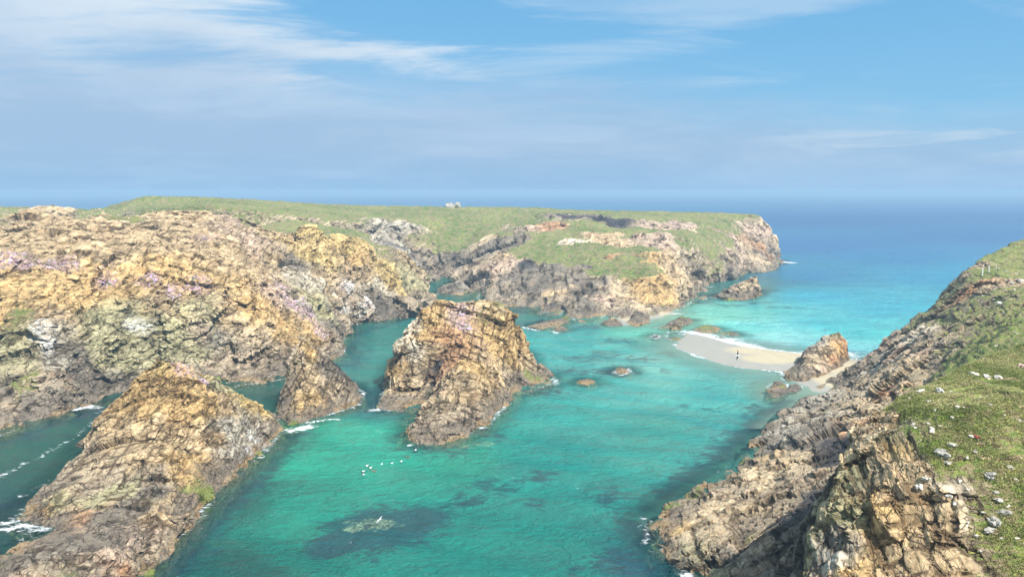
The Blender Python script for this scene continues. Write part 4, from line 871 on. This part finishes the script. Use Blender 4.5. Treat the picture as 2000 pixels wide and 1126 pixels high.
def stone(px, py, size, label, mat=None, k=None, group='stones lying on the right-hand slope'):
    h = hit(px, py)
    if h is None: return
    v, f_ = variants[(k if k is not None else random.randrange(6))]
    s = size * h[3] / FPX * 0.95
    sh = np.array([random.uniform(.8, 1.2), random.uniform(.7, 1.0), random.uniform(.6, 1.0)])
    o = mesh_np('stone', v * s * sh, f_, mat or stone_pale, smooth=False)
    o.location = h[0] + Vector((0, 0, s * 0.02)); o.rotation_euler = (random.uniform(-.3, .3), random.uniform(-.3, .3), random.uniform(0, 6))
    tag(o, label, 'stone', group)
stone(1838,886,23,'largest grey and white stone at the grassy rim of the near crag', stone_grey, 1)
stone(1850,903,13,'grey stone touching the downhill side of the largest stone', stone_grey, 2)
stone(1859,868,15,'whitish stone in the grass just above the largest grey stone', stone_pale, 0)
stone(1931,929,20,'wedge shaped pale grey stone alone in the grass on the near slope', stone_grey, 3)
stone(1750,813,12,'round tan stone on the upper edge of the near spur', plain('tan_stone', (0.52, 0.40, 0.24), 0.85, 0.3, 5), 4)
stone(1820,839,13,'longish white stone, biggest of the white litter above the crag', stone_pale, 5)
stone(1905,852,12,'dark red stone in a scrape of the near slope', stone_red, 2)
stone(1896,851,8,'small white stone touching the dark red stone', stone_pale, 1)
stone(1939,1017,24,'flat grey stone capping the little outcrop low on the near slope', stone_grey, 0)
stone(1930,1035,19,'tan grey block under the flat capping stone', stone_grey, 5)
stone(1959,1001,16,'grey block at the right end of the little outcrop', stone_grey, 4)
stone(1951,976,14,'black and white speckled block at the top of the little outcrop', stone_pale, 3)
stone(1797,949,14,'upright white block wedged in the crag below the rim', stone_pale, 2)
stone(1809,934,17,'broad white block in the crag, just above the upright one', stone_pale, 0)
stone(1973,912,10,'pale square stone near the photo edge on the near slope', stone_pale, 1)
stone(1903,731,13,'white stone on the brow of the near spur, first of three in a row', stone_pale, 0)
stone(1926,736,12,'white stone on the brow of the near spur, middle of three in a row', stone_pale, 4)
stone(1951,737,12,'white stone on the brow of the near spur, last of three in a row', stone_pale, 2)
stone(1995,716,14,'pinkish block on the brow of the near spur at the photo edge', plain('pink_stone', (0.45, 0.32, 0.27), 0.85, 0.3, 5), 1)
stone(1836,765,16,'long white stone at the top left of the near spur', stone_pale, 5)
stone(1799,764,15,'white slab at the very lip of the near spur', stone_pale, 3)
for px, py, s in [(1785,829,8),(1789,835,7),(1771,823,6),(1813,827,7),(1836,832,6),(1904,881,8),(1888,893,7),(1983,936,6),(1944,960,8),(1865,982,8),(1852,968,11),(1991,822,7),(1857,765,7),(1808,742,9),(1870,796,10),(1814,784,9),(1778,777,6),(1826,800,6),(1860,815,6),(1883,795,5),(1915,775,5),(1935,790,6),(1960,810,6),
                  (1954,593,9),(1906,579,5),(1981,566,6),(1976,552,8),(1993,548,9),(1951,526,6),(1918,577,4),(1940,585,4),(1966,530,4),(1985,535,5),(1941,565,4),(1930,600,4),(1895,600,4),(1960,610,4),(1945,675,5),(1985,651,4),(1870,640,4),(1970,988,7),(1920,1000,6),(1985,1050,7),(1905,1045,8),(1915,1075,7),(1955,1050,6),(1890,1020,7),(1875,940,7),(1890,955,5)]:
    stone(px, py, s, 'small whitish stone, one of many strewn over the grassy right-hand slope', stone_pale)
# summit knobs on the far headland
for px, py, s, lb in [(878,401,14,'pale rock knob on the skyline of the far headland, left of the pair'), (893,400,12,'pale rock knob on the skyline of the far headland, right of the pair')]:
    x, y, z_ = P(px, py, 423)
    v, f_ = variants[px % 6]
    o = mesh_np('rock', v * s * 423 / FPX * np.array([1, 1, 1.2]), f_, stone_grey, smooth=False); o.location = (x, y, z_ - 0.3)
    tag(o, lb, 'rock', 'skyline rocks')

# ------------------------------------------------------------------ fence posts on the right-hand slope
white_wood = plain('weathered_white_paint', (0.75, 0.74, 0.68), 0.7, 0.15, 3)
def post(px, py, hpx, lean, label):
    h = hit(px, py)
    if h is None: return
    H = hpx * h[3] / FPX; r = H * 0.07
    v = []; f_ = []
    ring = [(-1, -.7), (-.7, -1), (.7, -1), (1, -.7), (1, .7), (.7, 1), (-.7, 1), (-1, .7)]
    for z_, s in ((-0.25 * H, 1.05), (0, 1.05), (H * 0.5, 1.0), (H * 0.96, 0.97), (H, 0.6)):
        for a, b_ in ring: v.append((a * r * s, b_ * r * s, z_))
    for k in range(4):
        for j in range(8): f_.append((k * 8 + j, k * 8 + (j + 1) % 8, k * 8 + 8 + (j + 1) % 8, k * 8 + 8 + j))
    f_.append(tuple(range(32, 40))); f_.append(tuple(reversed(range(8))))
    o = mesh_np('fence_post', np.array(v), f_, white_wood, smooth=False)
    o.location = h[0]; o.rotation_euler = (R(2), R(lean), R(20))
    tag(o, label, 'fence post', 'old fence posts on the right-hand slope')
post(1918,538,13,-2,'tallest white fence post, nearest the cliff edge')
post(1931,531,11,-7,'white fence post leaning left, between the other two')
post(1945,523,6,2,'shortest white fence post, highest up the slope')

# ------------------------------------------------------------------ birds
def lathe_body(prof, nseg=10):
    v = []; f_ = []
    for x, r, zc in prof:
        for k in range(nseg):
            a = 2 * math.pi * k / nseg
            v.append((x, r * math.cos(a), zc + r * 0.85 * math.sin(a)))
    for i in range(len(prof) - 1):
        for k in range(nseg):
            f_.append((i * nseg + k, i * nseg + (k + 1) % nseg, (i + 1) * nseg + (k + 1) % nseg, (i + 1) * nseg + k))
    f_.append(tuple(reversed(range(nseg)))); f_.append(tuple(range((len(prof) - 1) * nseg, len(prof) * nseg)))
    return np.array(v, np.float32), f_
feather = bpy.data.materials.new('plumage'); feather.use_nodes = True
n = NT(feather.node_tree)
b = n.node('ShaderNodeBsdfPrincipled'); n.put(b.inputs['Base Color'], attr(n, 'Col').outputs['Color']); b.inputs['Roughness'].default_value = 0.8
o = n.node('ShaderNodeOutputMaterial'); n.l.new(b.outputs[0], o.inputs[0])
def duck_mesh(male):
    prof = [(-.31, .012, .10), (-.26, .05, .09), (-.18, .10, .07), (-.06, .135, .06), (.06, .135, .06), (.15, .11, .08), (.19, .075, .13), (.205, .055, .19), (.215, .06, .25), (.25, .062, .265), (.29, .045, .255), (.33, .024, .24), (.37, .010, .232)]
    v, f_ = lathe_body(prof)
    c_ = np.zeros((len(v), 3))
    for i, (x, y, z_) in enumerate(v):
        if male:
            c_[i] = (0.88, 0.88, 0.86) if (z_ > 0.075 and x > -0.17) else (0.02, 0.02, 0.022)
            if z_ > 0.285: c_[i] = (0.02, 0.02, 0.022)
            if x > 0.3: c_[i] = (0.35, 0.36, 0.15)
        else: c_[i] = (0.17, 0.10, 0.05) if z_ > 0.03 else (0.1, 0.06, 0.03)
    return v, f_, c_
protos = {}
def water_bird(px, py, male, yaw, label, sc=1.0):
    x, y, _ = P(px, py)
    if male not in protos:
        v, f_, c_ = duck_mesh(male)
        o = mesh_np('sea_duck', v, f_, feather, attrs={'Col': c_}); protos[male] = o
    else:
        o = protos[male].copy(); COL.objects.link(o)
    o.location = (x, y, 0.0); o.rotation_euler = (0, 0, R(yaw)); o.scale = (sc * 0.82,) * 3
    tag(o, label, 'duck', 'sea ducks afloat in the bay')
water_bird(709,921,True,20,'black and white duck at the lower left of the floating group',1.2)
water_bird(709.5,927,True,-15,'black and white duck lowest of the floating group',1.15)
water_bird(716,910,True,25,'mostly white duck at the upper left of the floating group',1.2)
water_bird(723,914,True,20,'mostly white duck in the middle of the tight cluster',1.2)
water_bird(727,919,False,200,'brown duck of the cluster, just right below the white ones',1.0)
water_bird(732,921,False,30,'brown duck at the lower right end of the tight cluster',1.1)
water_bird(745,907,True,70,'white duck, first of the three strung out to the right',1.05)
water_bird(765,905,True,15,'white duck, middle of the three strung out to the right',1.05)
water_bird(783,902,True,60,'white duck, last of the three strung out to the right',1.15)
water_bird(797,893,False,10,'brown duck between the string of white ones and the central stack',1.1)
water_bird(811,880,True,70,'white duck alone at the foot of the central stack',1.3)
water_bird(697,634,True,10,'white duck in the dark inlet beneath the left cliffs',1.6)
water_bird(782,623,True,50,'white duck near the far bank of the inlet, behind the central stack',1.6)
water_bird(758,772,True,20,'white duck in the ruffled channel left of the central stack',1.2)

def gull(name, loc, span, rot, up, down, wingcol, label):
    s = span / 1.6
    root = bpy.data.objects.new(name, None); COL.objects.link(root); root.location = loc; root.rotation_euler = rot; root.empty_display_size = 0.1
    tag(root, label, 'gull')
    prof = [(-.38, .02, .0), (-.33, .055, .0), (-.22, .06, .0), (-.08, .085, -.01), (.06, .09, -.01), (.16, .075, 0), (.22, .055, .02), (.27, .055, .03), (.31, .04, .025), (.35, .018, .015), (.39, .008, .01)]
    v, f_ = lathe_body(prof)
    mesh_np('body', v * s, f_, feather, parent=root, attrs={'Col': np.tile((0.86, 0.86, 0.84), (len(v), 1))})
    for side, ang in ((1, up), (-1, down)):
        st = [(0.04, .13, -.13, .03), (0.22, .14, -.12, .025), (0.40, .15, -.08, .018), (0.60, .09, -.07, .012), (0.74, .02, -.08, .006), (0.80, -.06, -.09, .003)]
        v = []; f_ = []
        for k, (yy, le, te, th) in enumerate(st):
            bend = 0.0 if yy < .4 else (yy - .4) * -0.35
            hz = yy * math.sin(R(ang)) + bend * math.cos(R(ang)); hy = yy * math.cos(R(ang)) - bend * math.sin(R(ang))
            for xx, tz in ((le, 0), ((le + te) / 2, th), (te, 0), ((le + te) / 2, -th)):
                v.append((xx * s, side * hy * s, (hz + tz) * s))
        for k in range(5):
            for j in range(4): f_.append((k * 4 + j, k * 4 + (j + 1) % 4, k * 4 + 4 + (j + 1) % 4, k * 4 + 4 + j))
        f_ += [(3, 2, 1, 0), (20, 21, 22, 23)]
        mesh_np('wing', np.array(v), f_, feather, parent=root, smooth=False, attrs={'Col': np.tile(wingcol, (len(v), 1))})
gull('gull', P(1441,694,126), 1.75, (R(-78), R(4), R(8)), 12, 35, (0.022, 0.02, 0.022), 'large black-winged gull banking over the sand spit')
gull('gull', P(741,1014,70), 1.15, (R(18), R(-20), R(-28)), 10, 10, (0.62, 0.64, 0.66), 'pale gull gliding over the sunken reef in the front water')

# ------------------------------------------------------------------ thrift cushions, turf blades
def scatter(key, name, channel, count, mat, sizes, label, cat, thr=0.42, kind='cushion', bbox=None, seed=5):
    v, fq, at = BODY[key]
    c_ = v[fq].mean(1); a = np.cross(v[fq[:, 2]] - v[fq[:, 0]], v[fq[:, 3]] - v[fq[:, 1]]); nn = a / (np.linalg.norm(a, axis=1, keepdims=True) + 1e-9)
    wgt = at[channel][fq].mean(1)
    wgt = np.where((wgt > thr) & (nn[:, 2] > 0.25), (wgt - thr) ** 1.0 + .1, 0)
    patch = fbm(c_ / 1.8, 77, 3); wgt = wgt * (patch > (0.02 if kind == 'cushion' else -0.35))
    if bbox is not None: wgt = wgt * bbox(c_)
    rng = np.random.default_rng(seed)
    if wgt.sum() <= 0: return
    pick = rng.choice(len(c_), count, p=wgt / wgt.sum())
    q = c_[pick] + rng.normal(0, 0.08, (count, 3)); q[:, 2] = c_[pick][:, 2]
    if kind == 'cushion':
        bv = []; nseg = 6
        for r_, zz in ((1, -.2), (.85, .35), (.45, .6)):
            for k in range(nseg): bv.append((r_ * math.cos(k * 1.0472 + zz), r_ * math.sin(k * 1.0472 + zz), zz))
        bv.append((0, 0, .7)); bv = np.array(bv)
        bf = []
        for rr in (0, 1):
            for k in range(nseg):
                a0, a1 = rr * 6 + k, rr * 6 + (k + 1) % 6
                bf += [(a0, a1, a1 + 6), (a0, a1 + 6, a0 + 6)]
        bf += [(12 + k, 12 + (k + 1) % 6, 18) for k in range(6)]
        bf = np.array(bf)
        s = rng.uniform(*sizes, count)
        V = bv[None] * s[:, None, None] * rng.uniform(.75, 1.25, (count, 19, 1)) + q[:, None]
    else:
        nb = 4
        ang = rng.uniform(0, 6.28, (count, nb)); L_ = rng.uniform(*sizes, (count, nb)); lean = rng.uniform(.1, .8, (count, nb))
        dx_, dy_ = np.cos(ang), np.sin(ang)
        base = q[:, None] + np.stack([dx_, dy_, 0 * dx_], -1) * 0.05
        wd = 0.022
        p0 = base + np.stack([-dy_, dx_, 0 * dx_], -1) * wd; p1 = base - np.stack([-dy_, dx_, 0 * dx_], -1) * wd
        p2 = base + np.stack([dx_ * lean * L_, dy_ * lean * L_, L_ * (1 - lean * .4)], -1)
        V = np.stack([p0, p1, p2], 2).reshape(count, nb * 3, 3)
        bf = np.arange(nb * 3).reshape(nb, 3)
    F_ = (bf[None] + (np.arange(count) * V.shape[1])[:, None, None]).reshape(-1, 3)
    ob = mesh_np(name, V.reshape(-1, 3), F_, mat, smooth=False)
    tag(ob, label, cat, kind='stuff')
thr_m = bpy.data.materials.new('thrift_flowers'); thr_m.use_nodes = True
n = NT(thr_m.node_tree); pos = n.node('ShaderNodeNewGeometry').outputs['Position']
c_ = n.mix(n.ramp(n.noise(pos, 1.4, 4, 0.7), 0.42, 0.58), n.mix(n.noise(pos, 6, 2), (0.48, 0.27, 0.42), (0.78, 0.58, 0.76)), (0.17, 0.19, 0.07))
b = n.node('ShaderNodeBsdfPrincipled'); n.put(b.inputs['Base Color'], c_); b.inputs['Roughness'].default_value = 0.9
o = n.node('ShaderNodeOutputMaterial'); n.l.new(b.outputs[0], o.inputs[0])
scatter('headland5', 'sea_thrift', 'thrift', 900, thr_m, (.13, .34), 'cushions of pink sea thrift spread over the left cliffs', 'thrift', thr=.3)
scatter('sea_stack4', 'sea_thrift', 'thrift', 900, thr_m, (.12, .3), 'pink and green thrift cushions on the top of the central stack', 'thrift')
scatter('sea_stack2', 'sea_thrift', 'thrift', 160, thr_m, (.08, .2), 'thin line of thrift along the right shoulder of the front left stack', 'thrift', thr=.2)
gr_m = bpy.data.materials.new('grass_blades'); gr_m.use_nodes = True
n = NT(gr_m.node_tree); pos = n.node('ShaderNodeNewGeometry').outputs['Position']
c_ = n.mix(n.ramp(n.noise(pos, 0.35, 5, 0.65), 0.40, 0.60), (0.18, 0.22, 0.05), (0.38, 0.36, 0.15))
c_ = n.mix(n.ramp(n.noise(pos, 1.3, 4, 0.7), 0.54, 0.68), c_, (0.34, 0.28, 0.15))
b = n.node('ShaderNodeBsdfPrincipled'); n.put(b.inputs['Base Color'], c_); b.inputs['Roughness'].default_value = 0.8
o = n.node('ShaderNodeOutputMaterial'); n.l.new(b.outputs[0], o.inputs[0])
scatter('cliff8', 'grass', 'grass', 45000, gr_m, (.05, .14), 'short tufty grass covering the near spur of the right-hand cliff', 'grass', thr=.5, kind='blades', bbox=lambda c: (c[:, 0] > 8) & (c[:, 0] < 0.75 * c[:, 1]) & (c[:, 1] > 18))

# ------------------------------------------------------------------ sea air
hz = bpy.data.materials.new('haze'); hz.use_nodes = True
n = NT(hz.node_tree)
pv = n.node('ShaderNodeVolumePrincipled'); pv.inputs['Color'].default_value = (0.44, 0.67, 0.88, 1); pv.inputs['Density'].default_value = 0.0005
pv.inputs['Anisotropy'].default_value = 0.0
o = n.node('ShaderNodeOutputMaterial'); n.l.new(pv.outputs[0], o.inputs['Volume'])
hx = 9400
hv = [(x, y, z_) for z_ in (-14.0, 43.0) for x, y in ((-hx, -200), (hx, -200), (hx, hx), (-hx, hx))]
ho = mesh_np('haze', np.array(hv), [(3, 2, 1, 0), (4, 5, 6, 7), (0, 1, 5, 4), (1, 2, 6, 5), (2, 3, 7, 6), (3, 0, 4, 7)], hz, smooth=False)
tag(ho, 'thin pale sea haze filling the air', 'haze', kind='stuff')
